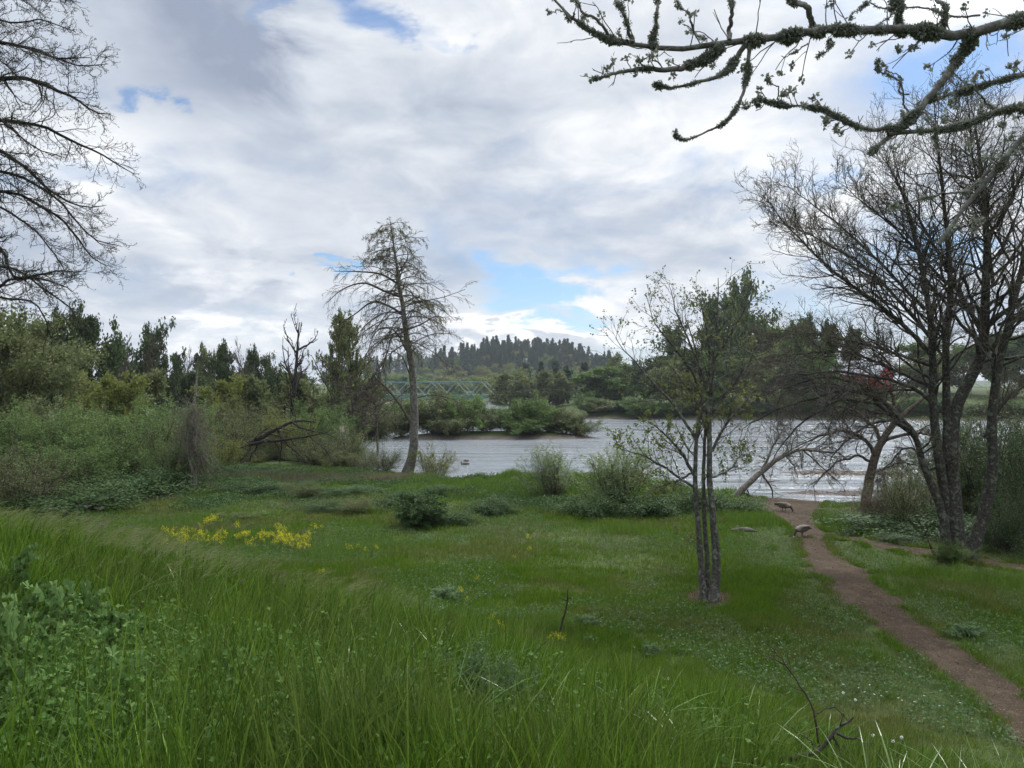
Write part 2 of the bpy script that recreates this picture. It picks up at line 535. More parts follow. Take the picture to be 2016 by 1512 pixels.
def height(x, y):
    dn = seg_dist(x, y, NEAR_SHORE) * np.where(inside(x, y, NEAR_LAND), 1, -1)
    df = seg_dist(x, y, FAR_SHORE) * np.where(inside(x, y, FAR_LAND), 1, -1)
    u = level_down(x, y)
    up = np.interp(u, [-30, 0, 3, 5, 7, 9, 11, 13, 15, 18, 21, 60], [5.9, 5.85, 5.5, 5.0, 4.2, 3.25, 2.5, 2.0, 1.72, 1.55, 1.5, 1.5])
    near = (0.15 + 0.55 * np.tanh(np.maximum(dn, 0) / 2.2)) * (1 - np.exp(-np.maximum(dn, 0) / 3.2)) / 0.7 * up
    near += 0.10 * N1(x * 0.5, y * 0.5) + 0.22 * N2(x * 0.17, y * 0.17) * np.clip(dn / 6, 0, 1) + 0.05 * N3(x * 1.3, y * 1.3)
    near += np.clip((-x - 60) / 200, 0, 1) * 2.0
    hum = np.exp(-((x + 7) / 15) ** 4 - ((y - 46) / 8.5) ** 4)
    near += hum * (0.75 * np.maximum(N1(x * 0.33 + 2, y * 0.33), -0.1) + 0.35 * N3(x * 0.8, y * 0.8))
    # grassy lip of the bank left of the path
    near += 0.45 * np.exp(-((x - 4) / 7.5) ** 2 - ((y - 49) / 3.5) ** 2)
    far = 3.0 * (1 - np.exp(-np.maximum(df, 0) / 5)) + np.clip((x - 55) / 60, 0, 1) * np.clip((y - 205) / 60, 0, 1) * 5
    far += np.clip((y - 560) / 300, 0, 1) * 6
    hill = 43 * np.exp(-np.abs((x - 20) / np.where(x > 20, 84, 118)) ** 3.2) * np.exp(-((y - 950) / 150) ** 2)
    hill += 36 * np.exp(-((x + 165) / 120) ** 2) * np.exp(-((y - 1250) / 200) ** 2)
    hill += 30 * np.clip((y - 1500) / 600, 0, 1) * (0.6 + N2(x * 0.004, y * 0.004))
    far += hill + 0.8 * N1(x * 0.05, y * 0.05)
    isl = 1.3 * np.exp(-np.abs((x + 3) / 15.5) ** 4 - np.abs((y - 129 - 0.06 * x) / 7) ** 4) - 0.35
    bar_ = 0.5 * np.exp(-np.abs((x - 15) / 5) ** 2 - np.abs((y - 125.5 - 0.2 * (x - 15)) / 1.5) ** 2) - 0.32
    shoal = 0.55 * np.exp(-((x - 24) / 5.5) ** 2 - ((y - 57) / 2.2) ** 2) - 0.42 + 0.28 * N3(x * 0.9, y * 1.6)
    shoal = np.maximum(shoal, 0.60 * np.exp(-((x - 31) / 8) ** 2 - ((y - 71) / 3.2) ** 2) - 0.40 + 0.30 * N2(x * 0.5, y * 1.1) + .12 * N3(x * 1.2, y * 2.2))
    shoal2 = 0.5 * np.exp(-((x - 18.5) / 3.2) ** 2 - ((y - 52) / 1.2) ** 2) - 0.40 + 0.30 * N3(x * 1.1, y * 2.1)
    bed = -np.clip(np.minimum(-dn, -df) * 0.12, 0.12, 1.6) - 0.05 + 0.1 * N1(x * 0.6, y * 0.6)
    z = np.maximum.reduce([bed, isl + 0.15 * N1(x * .4, y * .4), bar_ + 0.08 * N1(x, y), shoal, shoal2])
    z = np.where(dn > 0, np.maximum(near, z), z)
    return np.where(df > 0, far, z)


def axis(lo, hi, step, far_lo, far_hi, g=1.11):
    a = list(np.arange(lo, hi + 1e-6, step))
    s, v = step, hi
    while v < far_hi:
        s = min(s * g, 60)
        v += s
        a.append(v)
    s, v, pre = step, lo, []
    while v > far_lo:
        s = min(s * g, 60)
        v -= s
        pre.append(v)
    return np.array(pre[::-1] + a)


GX = axis(-36, 36, 0.36, -2600, 2600)
GY = axis(-3, 66, 0.36, -500, 3600, 1.05)
gxx, gyy = np.meshgrid(GX, GY, indexing='ij')
GZ = height(gxx.ravel(), gyy.ravel()).reshape(gxx.shape)


def gz(x, y):
    x, y = np.asarray(x, float), np.asarray(y, float)
    i = np.clip(np.searchsorted(GX, x) - 1, 0, len(GX) - 2)
    j = np.clip(np.searchsorted(GY, y) - 1, 0, len(GY) - 2)
    fx = (x - GX[i]) / (GX[i + 1] - GX[i])
    fy = (y - GY[j]) / (GY[j + 1] - GY[j])
    return (GZ[i, j] * (1 - fx) + GZ[i + 1, j] * fx) * (1 - fy) + (GZ[i, j + 1] * (1 - fx) + GZ[i + 1, j + 1] * fx) * fy


def at(px, y):
    """ground point in the photograph's column px at distance y"""
    x = (px - 1008) / F * y
    return np.array([x, y, float(gz(x, y))])


def hit_ground(px, py):
    """first ground point along the ray of a pixel"""
    d = px_dir(px, py)
    t = np.concatenate([np.arange(2, 80, 0.02), np.arange(80, 500, 0.2)])
    p = np.array([0, 0, EYE]) + d[None] * t[:, None]
    below = np.nonzero(p[:, 2] <= gz(p[:, 0], p[:, 1]))[0]
    return p[below[0]] if len(below) else p[-1]


def grid_faces(nx, ny):
    idx = np.arange(nx * ny).reshape(nx, ny)
    return np.stack([idx[:-1, :-1], idx[1:, :-1], idx[1:, 1:], idx[:-1, 1:]], -1).reshape(-1, 4)


# path centre lines, from the photograph
PATH = np.array([on_plane(*p)[:2] for p in [(2330, 1620), (2150, 1530), (2016, 1425), (1905, 1325), (1790, 1245), (1700, 1180), (1650, 1125), (1612, 1085), (1592, 1052)]]
                + [tuple(hit_ground(1570, 1025)[:2]), tuple(hit_ground(1552, 1008)[:2]), (18.2, 49.0)])
PATH_W = 1.28 * np.array([0.55, 0.55, 0.55, 0.55, 0.62, 0.72, 0.75, 0.58, 0.52, 0.65, 1.1, 1.6])
SIDE = np.array([on_plane(*p)[:2] for p in [(1600, 1052), (1680, 1060), (1760, 1078), (1830, 1090), (1960, 1110), (2150, 1135)]])
SIDE_W = 1.3 * np.array([0.5, 0.4, 0.55, 0.55, 0.5, 0.5])


def path_dist(x, y):
    d = np.full(np.shape(x), 1e9)
    for line, wd in ((PATH, PATH_W), (SIDE, SIDE_W)):
        for k in range(len(line) - 1):
            (ax, ay), (bx, by) = line[k], line[k + 1]
            ex, ey = bx - ax, by - ay
            t = np.clip(((x - ax) * ex + (y - ay) * ey) / (ex * ex + ey * ey), 0, 1)
            w = wd[k] * (1 - t) + wd[k + 1] * t
            d = np.minimum(d, np.hypot(x - ax - t * ex, y - ay - t * ey) - w)
    return d


def ground_mat():
    m, nt = material('ground')
    pos = nd(nt, 'ShaderNodeNewGeometry').outputs['Position']
    s = nd(nt, 'ShaderNodeSeparateXYZ', in_={0: pos})
    n1, n2, n3 = pos_noise(nt, 0.35, 5), pos_noise(nt, 2.2, 6, 0.65), pos_noise(nt, 14, 4, 0.6)
    green = mixcol(nt, smooth(nt, n2, 0.3, 0.7), (0.022, 0.040, 0.008), (0.060, 0.085, 0.018))
    green = mixcol(nt, M(nt, 'MULTIPLY', smooth(nt, n1, 0.5, 0.7), 0.45), green, (0.07, 0.066, 0.026))
    green = mixcol(nt, smooth(nt, n3, 0.55, 0.75), green, (0.045, 0.036, 0.022))
    stone = mixcol(nt, smooth(nt, pos_noise(nt, 5, 6, 0.7), 0.35, 0.65), (0.045, 0.037, 0.030), (0.13, 0.108, 0.092))
    hz = M(nt, 'ADD', s.outputs[2], M(nt, 'MULTIPLY', M(nt, 'SUBTRACT', n2, 0.5), 0.5))
    c = mixcol(nt, smooth(nt, hz, 0.30, 0.65), stone, green)
    bp = nd(nt, 'ShaderNodeBump', in_={'Strength': 0.8, 'Distance': 0.06, 'Height': n3})
    p = nd(nt, 'ShaderNodeBsdfPrincipled', in_={'Base Color': c, 'Roughness': 0.95, 'Specular IOR Level': 0.2, 'Normal': bp.outputs[0]})
    finish(nt, p.outputs[0])
    return m


V = np.stack([gxx, gyy, GZ], -1).reshape(-1, 3)
struct(obj('ground', mesh_np('ground', V, [grid_faces(len(GX), len(GY))], smooth_shade=True), ground_mat()))


def path_sheet(name, line, wd):
    pts = curve_pts(np.c_[line, wd], 140)
    d = norm(np.gradient(pts[:, :2], axis=0))
    sd = np.stack([-d[:, 1], d[:, 0]], 1)
    k = np.linspace(-1, 1, 15)
    wob = 1 + 0.35 * N1(np.arange(140)[:, None] * 0.25, np.sign(k)[None] * 7.0 + 3)
    q = pts[:, None, :2] + sd[:, None] * (pts[:, 2][:, None] * wob * k[None])[..., None]
    z = gz(q[..., 0], q[..., 1]) + 0.035 - 0.05 * np.abs(k)[None] ** 6 + 0.0 * q[..., 0]
    z += 0.03 * N3(q[..., 0] * 3, q[..., 1] * 3) + 0.03 * N1(q[..., 0] * 1.4, q[..., 1] * 1.4)
    return mesh_np(name, np.concatenate([q, z[..., None]], -1).reshape(-1, 3), [grid_faces(140, 15)], smooth_shade=True)


m, nt_ = material('trodden_earth')
nA, nB = pos_noise(nt_, 1.6, 6, 0.65), pos_noise(nt_, 26, 5, 0.7)
c_ = mixcol(nt_, smooth(nt_, nA, 0.3, 0.7), (0.034, 0.023, 0.014), (0.080, 0.056, 0.035))
c_ = mixcol(nt_, smooth(nt_, pos_noise(nt_, 0.55, 5, 0.7), 0.42, 0.60), c_, (0.046, 0.031, 0.019))
c_ = mixcol(nt_, smooth(nt_, pos_noise(nt_, 4.5, 5, 0.7), 0.55, 0.68), c_, (0.100, 0.074, 0.048))
c_ = mixcol(nt_, smooth(nt_, nB, 0.56, 0.66), c_, (0.15, 0.122, 0.092))
b_ = nd(nt_, 'ShaderNodeBump', in_={'Strength': 0.9, 'Distance': 0.03, 'Height': nB})
p_ = nd(nt_, 'ShaderNodeBsdfPrincipled', in_={'Base Color': c_, 'Roughness': 0.95, 'Specular IOR Level': 0.15, 'Normal': b_.outputs[0]})
finish(nt_, p_.outputs[0])
struct(obj('path', path_sheet('path', PATH, PATH_W), m))
struct(obj('side_path', path_sheet('side_path', SIDE, SIDE_W), m))

# ------------------------------------------------------------------ river
m, nt_ = material('river_water')
gp = nd(nt_, 'ShaderNodeNewGeometry').outputs['Position']


def wnoise(sc, scale, det, rot=0.0, dist=0.0):
    mp = nd(nt_, 'ShaderNodeMapping', in_={0: gp, 2: (0, 0, rot), 3: sc})
    return nd(nt_, 'ShaderNodeTexNoise', in_={'Vector': mp.outputs[0], 'Scale': scale, 'Detail': det, 'Roughness': 0.6, 'Distortion': dist}).outputs[0]


big = wnoise((0.10, 0.55, 1), 0.9, 4, 0.15, 0.4)
mid = wnoise((0.45, 1.2, 1), 1.7, 5, -0.1, 0.6)
sml = wnoise((1, 2.0, 1), 6.0, 4, 0.2)
calm = smooth(nt_, wnoise((0.035, 0.30, 1), 1.0, 5, 0.08, 0.6), 0.40, 0.60, 0.06, 1.0)
h = M(nt_, 'ADD', M(nt_, 'MULTIPLY', big, 0.16), M(nt_, 'MULTIPLY', calm, M(nt_, 'ADD', M(nt_, 'MULTIPLY', mid, 0.26), M(nt_, 'MULTIPLY', sml, 0.04))))
bmp = nd(nt_, 'ShaderNodeBump', in_={'Strength': 1.0, 'Distance': 1.0, 'Height': h})
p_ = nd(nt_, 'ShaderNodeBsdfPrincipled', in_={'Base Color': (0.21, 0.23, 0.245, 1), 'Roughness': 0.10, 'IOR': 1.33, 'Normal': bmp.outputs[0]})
finish(nt_, p_.outputs[0])
wx, wy = axis(-60, 120, 3, -2600, 2600, 1.15), axis(20, 250, 3, 10, 900, 1.15)
a_, b2 = np.meshgrid(wx, wy, indexing='ij')
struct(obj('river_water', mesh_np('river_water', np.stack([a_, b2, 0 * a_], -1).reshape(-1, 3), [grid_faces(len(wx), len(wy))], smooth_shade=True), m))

# ------------------------------------------------------------------ grasses
def blades(B, x, y, h, w, bend, nseg, lean=(0.10, 0.0), z=None, clump=0.0):
    n = len(x)
    root = np.stack([x, y, gz(x, y) - 0.02 if z is None else z], 1)
    th = R.random(n) * 2 * PI
    fa = 9 * (N2(x * 0.9 + 5, y * 0.9) + 0.6 * N1(x * 2.3, y * 2.3 + 3))
    bd = np.stack([np.cos(th), np.sin(th)], 1) * bend[:, None] + np.array(lean)[None] * R.uniform(0.3, 1.6, (n, 1)) + clump * np.stack([np.cos(fa), np.sin(fa)], 1) * R.uniform(.3, 1.2, (n, 1))
    ph = R.random(n) * PI
    side = np.stack([np.cos(ph), np.sin(ph), 0 * ph], 1)
    tint = R.random(n) ** 1.5
    if nseg == 1:
        tip = root + np.c_[bd * h[:, None], h]
        V = np.stack([root - side * w[:, None] / 2, root + side * w[:, None] / 2, tip], 1)
        B.add(V.reshape(-1, 3), np.arange(3 * n).reshape(n, 3), tint)
        return
    rows = []
    for s in range(nseg):
        t = s / nseg
        c = root + np.c_[bd * (h * t * t)[:, None], h * (t - 0.28 * t * t * np.minimum(np.hypot(bd[:, 0], bd[:, 1]), 1.3))]
        ww = (w * (1 - 0.75 * t * t) / 2)[:, None]
        rows += [c - side * ww, c + side * ww]
    tip = root + np.c_[bd * h[:, None], h * (1 - 0.30 * np.minimum(np.hypot(bd[:, 0], bd[:, 1]), 1.6))]
    V = np.stack(rows + [tip], 1)
    k = 2 * nseg + 1
    base = (np.arange(n) * k)[:, None]
    q = np.concatenate([base + np.array([2 * s, 2 * s + 1, 2 * s + 3, 2 * s + 2])[None] for s in range(nseg - 1)])
    tr = base + np.array([k - 3, k - 2, k - 1])[None]
    n0 = B.n
    B.add(V.reshape(-1, 3), tr, tint)
    B.F[4].append(q + n0)
    B.T[4].append(np.tile(tint, nseg - 1))


def wedge(n, y0, y1, half=0.86):
    y = R.uniform(y0, y1, n)
    return R.uniform(-half, half, n) * y, y


WEED_C = on_plane(60, 1360, 5.3)


def weed_zone(x, y):
    """leafy, lower growth on the left of the foreground"""
    return np.exp(-((x + 2.7) / 1.15) ** 2 - ((y - 4.3) / 1.15) ** 2) + 0.9 * np.exp(-((x + 1.9) / 1.0) ** 2 - ((y - 3.3) / 0.6) ** 2)


# tall grass on the near slope
B = Build()
x, y = wedge(250000, 1.6, 19.0)
u = level_down(x, y)
edge = 8.6 + 4.2 * np.clip((x / np.maximum(y, 1) + 0.05) / 0.35, 0, 1) + 2.6 * N2(x * 0.35, y * 0.35) + 1.2 * N1(x * 1.2, y * 1.2)
keep = (u < edge) & (R.random(len(x)) > 0.8 * weed_zone(x, y)) & (R.random(len(x)) < 0.66 + 1.7 * N1(x * 1.7, y * 1.7) + 0.9 * N3(x * 4, y * 4))
keep &= path_dist(x, y) > 0.1
x, y, u = x[keep], y[keep], u[keep]
low = np.clip((x / np.maximum(y, 1) - 0.12) / 0.35, 0, 1)       # shorter to the right
hh = (0.60 + 0.55 * N2(x * 0.6, y * 0.6) + 0.5 * N3(x * 1.7, y * 1.7) + 0.25 * N1(x * 4.3, y * 4.3)) * (1 - 0.42 * low) * R.uniform(0.55, 1.2, len(x))
hh = np.clip(hh, 0.14, 1.05)
tall = R.random(len(x)) < 0.02
wb = np.maximum(0.0068, 0.0012 * y) * np.exp(R.normal(-0.1, 0.45, len(x)))
blades(B, x, y, hh, wb, np.abs(R.normal(0.2, 0.24, len(x))), 4, (0.09, 0.02), None, 0.22)
tag(obj('tall_grass', B.mesh('tall_grass'), MAT['grass_tall']), 'dense tall green grass covering the near slope', 'grass', kind='stuff')

# arching broad blades among it
B = Build()
x, y = wedge(9000, 1.8, 9.5, 0.8)
k = (level_down(x, y) < 8) & (N1(x * 0.8 + 9, y * 0.8) > 0.0)
x, y = x[k], y[k]
blades(B, x, y, R.uniform(0.3, 0.68, len(x)), R.uniform(0.006, 0.012, len(x)) * np.where(R.random(len(x)) < .2, 1.7, 1), R.uniform(0.4, 1.25, len(x)), 7, (0.1, 0))
tag(obj('arching_grass', B.mesh('arching_grass'), MAT['grass_broad']), 'broad arching glossy grass blades bent over in the tall grass', 'grass', kind='stuff')

B = Build()
x, y = wedge(2600, 1.8, 14, 0.8)
k = (level_down(x, y) < 8.5)
x, y = x[k], y[k]
blades(B, x, y, R.uniform(0.2, 0.6, len(x)), np.maximum(0.003, 0.0007 * y), np.abs(R.normal(0.45, 0.4, len(x))), 4, (0.05, 0), None, 0.3)
tag(obj('straw_stalks', B.mesh('straw_stalks'), MAT['grass_dry']), 'dead straw stalks scattered through the tall grass', 'grass', kind='stuff')

# wispy seed heads along the crest
B = Build()
x, y = wedge(9000, 4.5, 15, 0.8)
u = level_down(x, y)
k = (u > 4.4) & (u < 8.8) & (N2(x * 0.5 + 4, y * 0.5) > 0.02) & (x / y < 0.2)
x, y = x[k], y[k]
n = len(x)
hs = R.uniform(0.62, 0.95, n)
top = np.stack([x + 0.16 * hs, y, gz(x, y) + hs * 0.92], 1)
for j in range(7):
    d = np.stack([R.normal(0.75, 0.25, n), R.normal(0, 0.3, n), R.normal(0.35, 0.3, n)], 1)
    st = top - np.array([0.10, 0, 0.10]) * R.random((n, 1))
    e_ = st + norm(d) * R.uniform(0.09, 0.17, n)[:, None]
    s_ = np.array([0, 0, 0.0018]) * np.maximum(1, y / 6)[:, None]
    B.add(np.stack([st - s_, st + s_, e_], 1).reshape(-1, 3), np.arange(3 * n).reshape(n, 3), R.random(n))
tag(obj('grass_seed_heads', B.mesh('grass_seed_heads'), leaf_mat('awn', (0.13, 0.16, 0.06), (0.25, 0.27, 0.13), 0.4)), 'wispy bearded seed heads over the crest of the slope', 'grass', kind='stuff')

# short meadow grass
LEAF_LITTER = on_plane(1392, 1180)
BARE = on_plane(1870, 1095)


def meadow_points(n, y0, y1, half=0.9):
    x, y = wedge(n, y0, y1, half)
    dn = seg_dist(x, y, NEAR_SHORE) * np.where(inside(x, y, NEAR_LAND), 1, -1)
    pd = path_dist(x, y)
    worn = -0.02 + 0.75 * N1(x * 1.6, y * 1.6) + 0.3 * N3(x * 4.1, y * 4.1)
    k = (level_down(x, y) > 8) & (dn > 0.8) & (pd > worn)
    k &= np.hypot(x - LEAF_LITTER[0], y - LEAF_LITTER[1]) > 0.85 + 0.9 * N1(x * 3, y * 3)
    return x[k], y[k], dn[k], pd[k]


B = Build()
x, y, dn, pd = meadow_points(1050000, 9.5, 64)
q = meadow_points(600000, 9.0, 26)
x, y, dn, pd = [np.concatenate(z) for z in zip((x, y, dn, pd), q)]
pat = N2(x * 0.28 + 3, y * 0.28) + 0.6 * N1(x * 0.9, y * 0.9)
worn = np.clip(pd / 2.2, 0, 1)
k = R.random(len(x)) < np.clip(0.85 + 1.0 * pat, 0.35, 1) * (0.45 + 0.55 * worn)
x, y, pat, worn, dn = x[k], y[k], pat[k], worn[k], dn[k]
hh = np.clip(0.125 + 0.09 * pat + 0.16 * np.maximum(N3(x * 2.6, y * 2.6), 0) + 0.10 * N2(x * 5.1, y * 5.1), 0.06, 0.3) * R.uniform(0.6, 1.5, len(x)) * (0.4 + 0.6 * worn)
u = level_down(x, y)
hh *= 1 + 1.6 * np.exp(-((u - 9) / 3) ** 2)
blades(B, x, y, hh, np.maximum(0.010, 0.0009 * y) * R.uniform(0.6, 1.5, len(x)), np.abs(R.normal(0.4, 0.45, len(x))), 1)
for line, wd, nn in ((PATH, PATH_W, 26000), (SIDE, SIDE_W, 9000)):
    k = R.integers(0, len(line) - 1, nn)
    t = R.random((nn, 1))
    p = line[k] * (1 - t) + line[k + 1] * t
    dv_ = norm(line[k + 1] - line[k])
    w_ = wd[k] * (1 - t[:, 0]) + wd[k + 1] * t[:, 0]
    o_ = (w_ + R.normal(0, .13, nn) + .35 * N1(p[:, 0] * 2.1, p[:, 1] * 2.1)) * np.where(R.random(nn) < .5, 1, -1)
    p = p + np.stack([-dv_[:, 1], dv_[:, 0]], 1) * o_[:, None]
    kk = N3(p[:, 0] * 1.9, p[:, 1] * 1.9) > -.12
    p = p[kk]
    blades(B, p[:, 0], p[:, 1], R.uniform(.05, .17, len(p)), np.maximum(.009, .0008 * p[:, 1]), np.abs(R.normal(.5, .5, len(p))), 1, z=gz(p[:, 0], p[:, 1]) + .02)
tag(obj('meadow_grass', B.mesh('meadow_grass'), MAT['grass_short']), 'short green grass covering the flat meadow', 'grass', kind='stuff')

# lush bright grass on the lip of the bank and in tufts
B = Build()
x = R.normal(3.5, 6.0, 60000)
y = R.normal(49.5, 3.0, 60000)
dn = seg_dist(x, y, NEAR_SHORE) * np.where(inside(x, y, NEAR_LAND), 1, -1)
k = (dn > 1.2) & (path_dist(x, y) > 0.5) & (np.abs(x - 3.5) < 11)
x, y = x[k], y[k]
blades(B, x, y, R.uniform(0.2, 0.55, len(x)) * np.clip(1 + 1.6 * N2(x * .5, y * .5) + .8 * N1(x * 1.3, y * 1.3), .2, 1.7), np.full(len(x), 0.032) * R.uniform(.6, 1.4, len(x)), np.abs(R.normal(0.2, 0.2, len(x))), 2)
for (px, py, r, nn) in [(1090, 1245, 0.55, 700), (430, 1065, 2.0, 2200), (1500, 1030, 1.6, 2500), (1440, 1010, 1.8, 2500), (1700, 1040, 1.6, 2500), (1780, 1045, 1.5, 2000),
                        (700, 1090, 1.6, 1500), (380, 1030, 2.5, 1500), (1225, 1045, 1.2, 1000), (2000, 1150, 1.5, 1500), (1640, 1025, 1.2, 1500)]:
    c = on_plane(px, py)
    x, y = R.normal(c[0], r * 0.6, nn), R.normal(c[1], r * 0.6, nn)
    k = path_dist(x, y) > 0.15
    x, y = x[k], y[k]
    blades(B, x, y, R.uniform(0.2, 0.5, len(x)), np.maximum(0.008, 0.0007 * y) * R.uniform(.6, 1.4, len(x)), np.abs(R.normal(0.25, 0.2, len(x))), 2)
tx, ty, _, _ = meadow_points(1500, 10, 44)
tx, ty = tx[:420], ty[:420]
for cx_, cy_ in zip(tx, ty):
    nn = R.integers(25, 90)
    r = R.uniform(.06, .28)
    x, y = R.normal(cx_, r, nn), R.normal(cy_, r, nn)
    blades(B, x, y, R.uniform(.10, .30, nn) * R.uniform(.6, 1.3), np.maximum(.008, .0007 * y), np.abs(R.normal(.4, .3, nn)), 2)
tag(obj('lush_grass', B.mesh('lush_grass'), MAT['grass_lush']), 'bright lush grass along the lip of the river bank', 'grass', kind='stuff')

# dry straw-coloured grass under the left shrubs and by the right stump
B = Build()
for (px, py, rx, ry, nn, h0) in [(560, 945, 5.5, 2.0, 1900, 0.8), (430, 965, 3.0, 1.2, 900, 0.6), (700, 945, 3.0, 1.5, 1000, 0.7), (650, 1000, 3.5, 1.5, 900, 0.5), (260, 985, 4, 1.5, 900, 0.5),
                                 (790, 945, 2.5, 1.5, 2500, 0.7), (1730, 985, 1.8, 1.2, 3500, 0.9), (1790, 1000, 1.5, 1.0, 1500, 0.7), (420, 1045, 1.5, 0.8, 500, 0.5)]:
    c = hit_ground(px, py)
    x, y = R.normal(c[0], rx * 0.6, nn), R.normal(c[1], ry * 0.6, nn)
    k = inside(x, y, NEAR_LAND)
    x, y = x[k], y[k]
    blades(B, x, y, R.uniform(0.4, 1.0, len(x)) * h0, np.full(len(x), 0.02) * R.uniform(.5, 1.3, len(x)), np.abs(R.normal(0.4, 0.3, len(x))), 3)
x, y, dn, pd = meadow_points(60000, 10, 46)
k = (N1(x * .4 + 1, y * .4) + .5 * N3(x * 1.4, y * 1.4) + .25 * np.exp(-pd / 1.2) > .12)
x, y = x[k], y[k]
blades(B, x, y, R.uniform(.05, .2, len(x)), np.maximum(.007, .0007 * y), np.abs(R.normal(.6, .5, len(x))), 1)
tag(obj('dry_grass', B.mesh('dry_grass'), MAT['grass_dry']), 'straw coloured dead grass below the riverside shrubs', 'grass', kind='stuff')

# low broad-leaved ground cover in sage patches
B = Build()
x, y, dn, pd = meadow_points(300000, 10, 45)
pat = N2(x * 0.33 + 11, y * 0.33 + 5) + 0.5 * N1(x * 1.1 + 2, y * 1.1)
k = pat > 0.10
for (px, py, r) in [(1300, 1180, 1.5), (1270, 1215, 1.2), (1560, 1290, 1.3), (1400, 1270, 1.3), (1620, 1210, 1.2), (1900, 1230, 1.8), (1500, 1310, 1.0), (900, 1150, 1.8)]:
    c = on_plane(px, py)
    k |= (np.hypot((x - c[0]), (y - c[1]) * 0.7) < r * (1 + 1.1 * N1(x * 1.5, y * 1.5))) & (R.random(len(x)) < 0.9)
x, y = x[k], y[k]
C = np.stack([x, y, gz(x, y) + R.uniform(0.04, 0.19, len(x))], 1)
leaves(B, C, 0.048, 0.42, up=0.15)
tag(obj('ground_cover', B.mesh('ground_cover'), MAT['leaf_sage']), 'low pale broad-leaved weeds in patches over the meadow', 'ground cover', kind='stuff')

# tangled low brambles and weeds over the hummocks at the foot of the bank
B = Build()
n = 170000
x, y = R.uniform(-24, 9, n), R.uniform(37, 60, n)
dn = seg_dist(x, y, NEAR_SHORE) * np.where(inside(x, y, NEAR_LAND), 1, -1)
pat = N1(x * 0.45 + 7, y * 0.6) + 0.5 * N2(x * 1.3, y * 1.5)
k = (dn > 0.6) & (pat > -0.02 + 0.5 * np.clip((41 - y) / 4, 0, 1)) & (path_dist(x, y) > 0.8)
x, y, pat = x[k], y[k], pat[k]
C = np.stack([x, y, gz(x, y) + R.random(len(x)) ** 0.6 * np.clip(0.1 + 0.9 * pat, 0.05, 0.6)], 1)
leaves(B, C, 0.085, 0.42, up=0.15)
tag(obj('bank_undergrowth', B.mesh('bank_undergrowth'), MAT['leaf_bramble']), 'tangled low brambles and weeds over the hummocks below the alder', 'undergrowth', kind='stuff')

# leaf litter round the small tree, along the path and under the right tree
B = Build()
cl = []
for (c, r, nn) in [(LEAF_LITTER, 0.95, 4500), (BARE, 1.6, 1500), (on_plane(1480, 1085), 1.0, 260), (on_plane(1545, 1130), 1.4, 260), (on_plane(1700, 1330), 1.2, 200)]:
    cl.append(np.c_[R.normal(c[0], r * 0.5, nn), R.normal(c[1], r * 0.5, nn)])
k_ = R.integers(0, len(PATH) - 1, 2600)
t_ = R.random((2600, 1))
cl.append(PATH[k_] * (1 - t_) + PATH[k_ + 1] * t_ + R.normal(size=(2600, 2)) * 0.6)
cl = np.vstack(cl)
C = np.c_[cl, gz(cl[:, 0], cl[:, 1]) + R.uniform(0.02, 0.07, len(cl))]
dd = R.normal(size=(len(C), 3)) * np.array([1, 1, 0.2])
leaves(B, C, 0.036, 0.4, dirs=dd)
tag(obj('leaf_litter', B.mesh('leaf_litter'), MAT['leaf_brown']), 'brown fallen leaves on the path and round the trunks', 'leaf litter', kind='stuff')

B = Build()
for _ in range(260):
    k = R.integers(0, len(PATH) - 1)
    t = R.random()
    p = PATH[k] * (1 - t) + PATH[k + 1] * t + R.normal(0, .55, 2)
    s = R.uniform(.008, .026) * (1 + .02 * p[1])
    ih = np.array([[math.cos(a_) * math.sin(b_), math.sin(a_) * math.sin(b_), math.cos(b_)] for b_ in (0.0, 1.0, 2.1, PI) for a_ in np.arange(5) * 2 * PI / 5 + b_])
    B.add(ih * np.array([s * R.uniform(.8, 1.6), s, s * 0.6]) * R.uniform(.8, 1.2, (20, 1)) + np.array([p[0], p[1], float(gz(*p)) + .035]), [[r * 5 + j, r * 5 + (j + 1) % 5, (r + 1) * 5 + (j + 1) % 5, (r + 1) * 5 + j] for r in range(3) for j in range(5)])
tag(obj('path_pebbles', B.mesh('path_pebbles', True), plain_mat('path_pebble', (0.09, 0.07, 0.052), 0.8, 0.4, 9)), 'small pebbles and clods on the trodden path', 'pebbles', kind='stuff')

# leafy weeds at the lower left
B, Bs = Build(), Build()
x = np.concatenate([R.normal(-2.7, 1.0, 1500), R.normal(-1.9, 0.8, 1100), R.uniform(-1.5, 2.0, 120)])
y = np.concatenate([R.normal(4.2, 0.9, 1500), R.normal(3.2, 0.5, 1100), R.uniform(3.0, 7.0, 120)])
k = (y > 1.9) & (level_down(x, y) < 8)
x, y = x[k], y[k]
n = len(x)
S = np.stack([x, y, gz(x, y)], 1)
P, rd = grow(S, np.c_[R.normal(0, .3, n), R.normal(0, .3, n), np.ones(n)], R.uniform(0.22, 0.62, n), np.full(n, 0.003), 4, 0.12, 0.0)
C, dd = along(P, 22, 0.025, 0.1)
leaves(B, C, 0.036, 0.42, dirs=R.normal(size=(len(C), 3)) * np.array([1, 1, .4]))
tubes(B, P, rd, 3)
tag(obj('leafy_weeds', B.mesh('leafy_weeds'), leaf_mat('weed_leaf', (0.035, 0.085, 0.016), (0.14, 0.23, 0.06), 0.35, 0.6, None, 0.1, 0.06)), 'leafy low weeds filling the lower left corner', 'ground cover', kind='stuff')

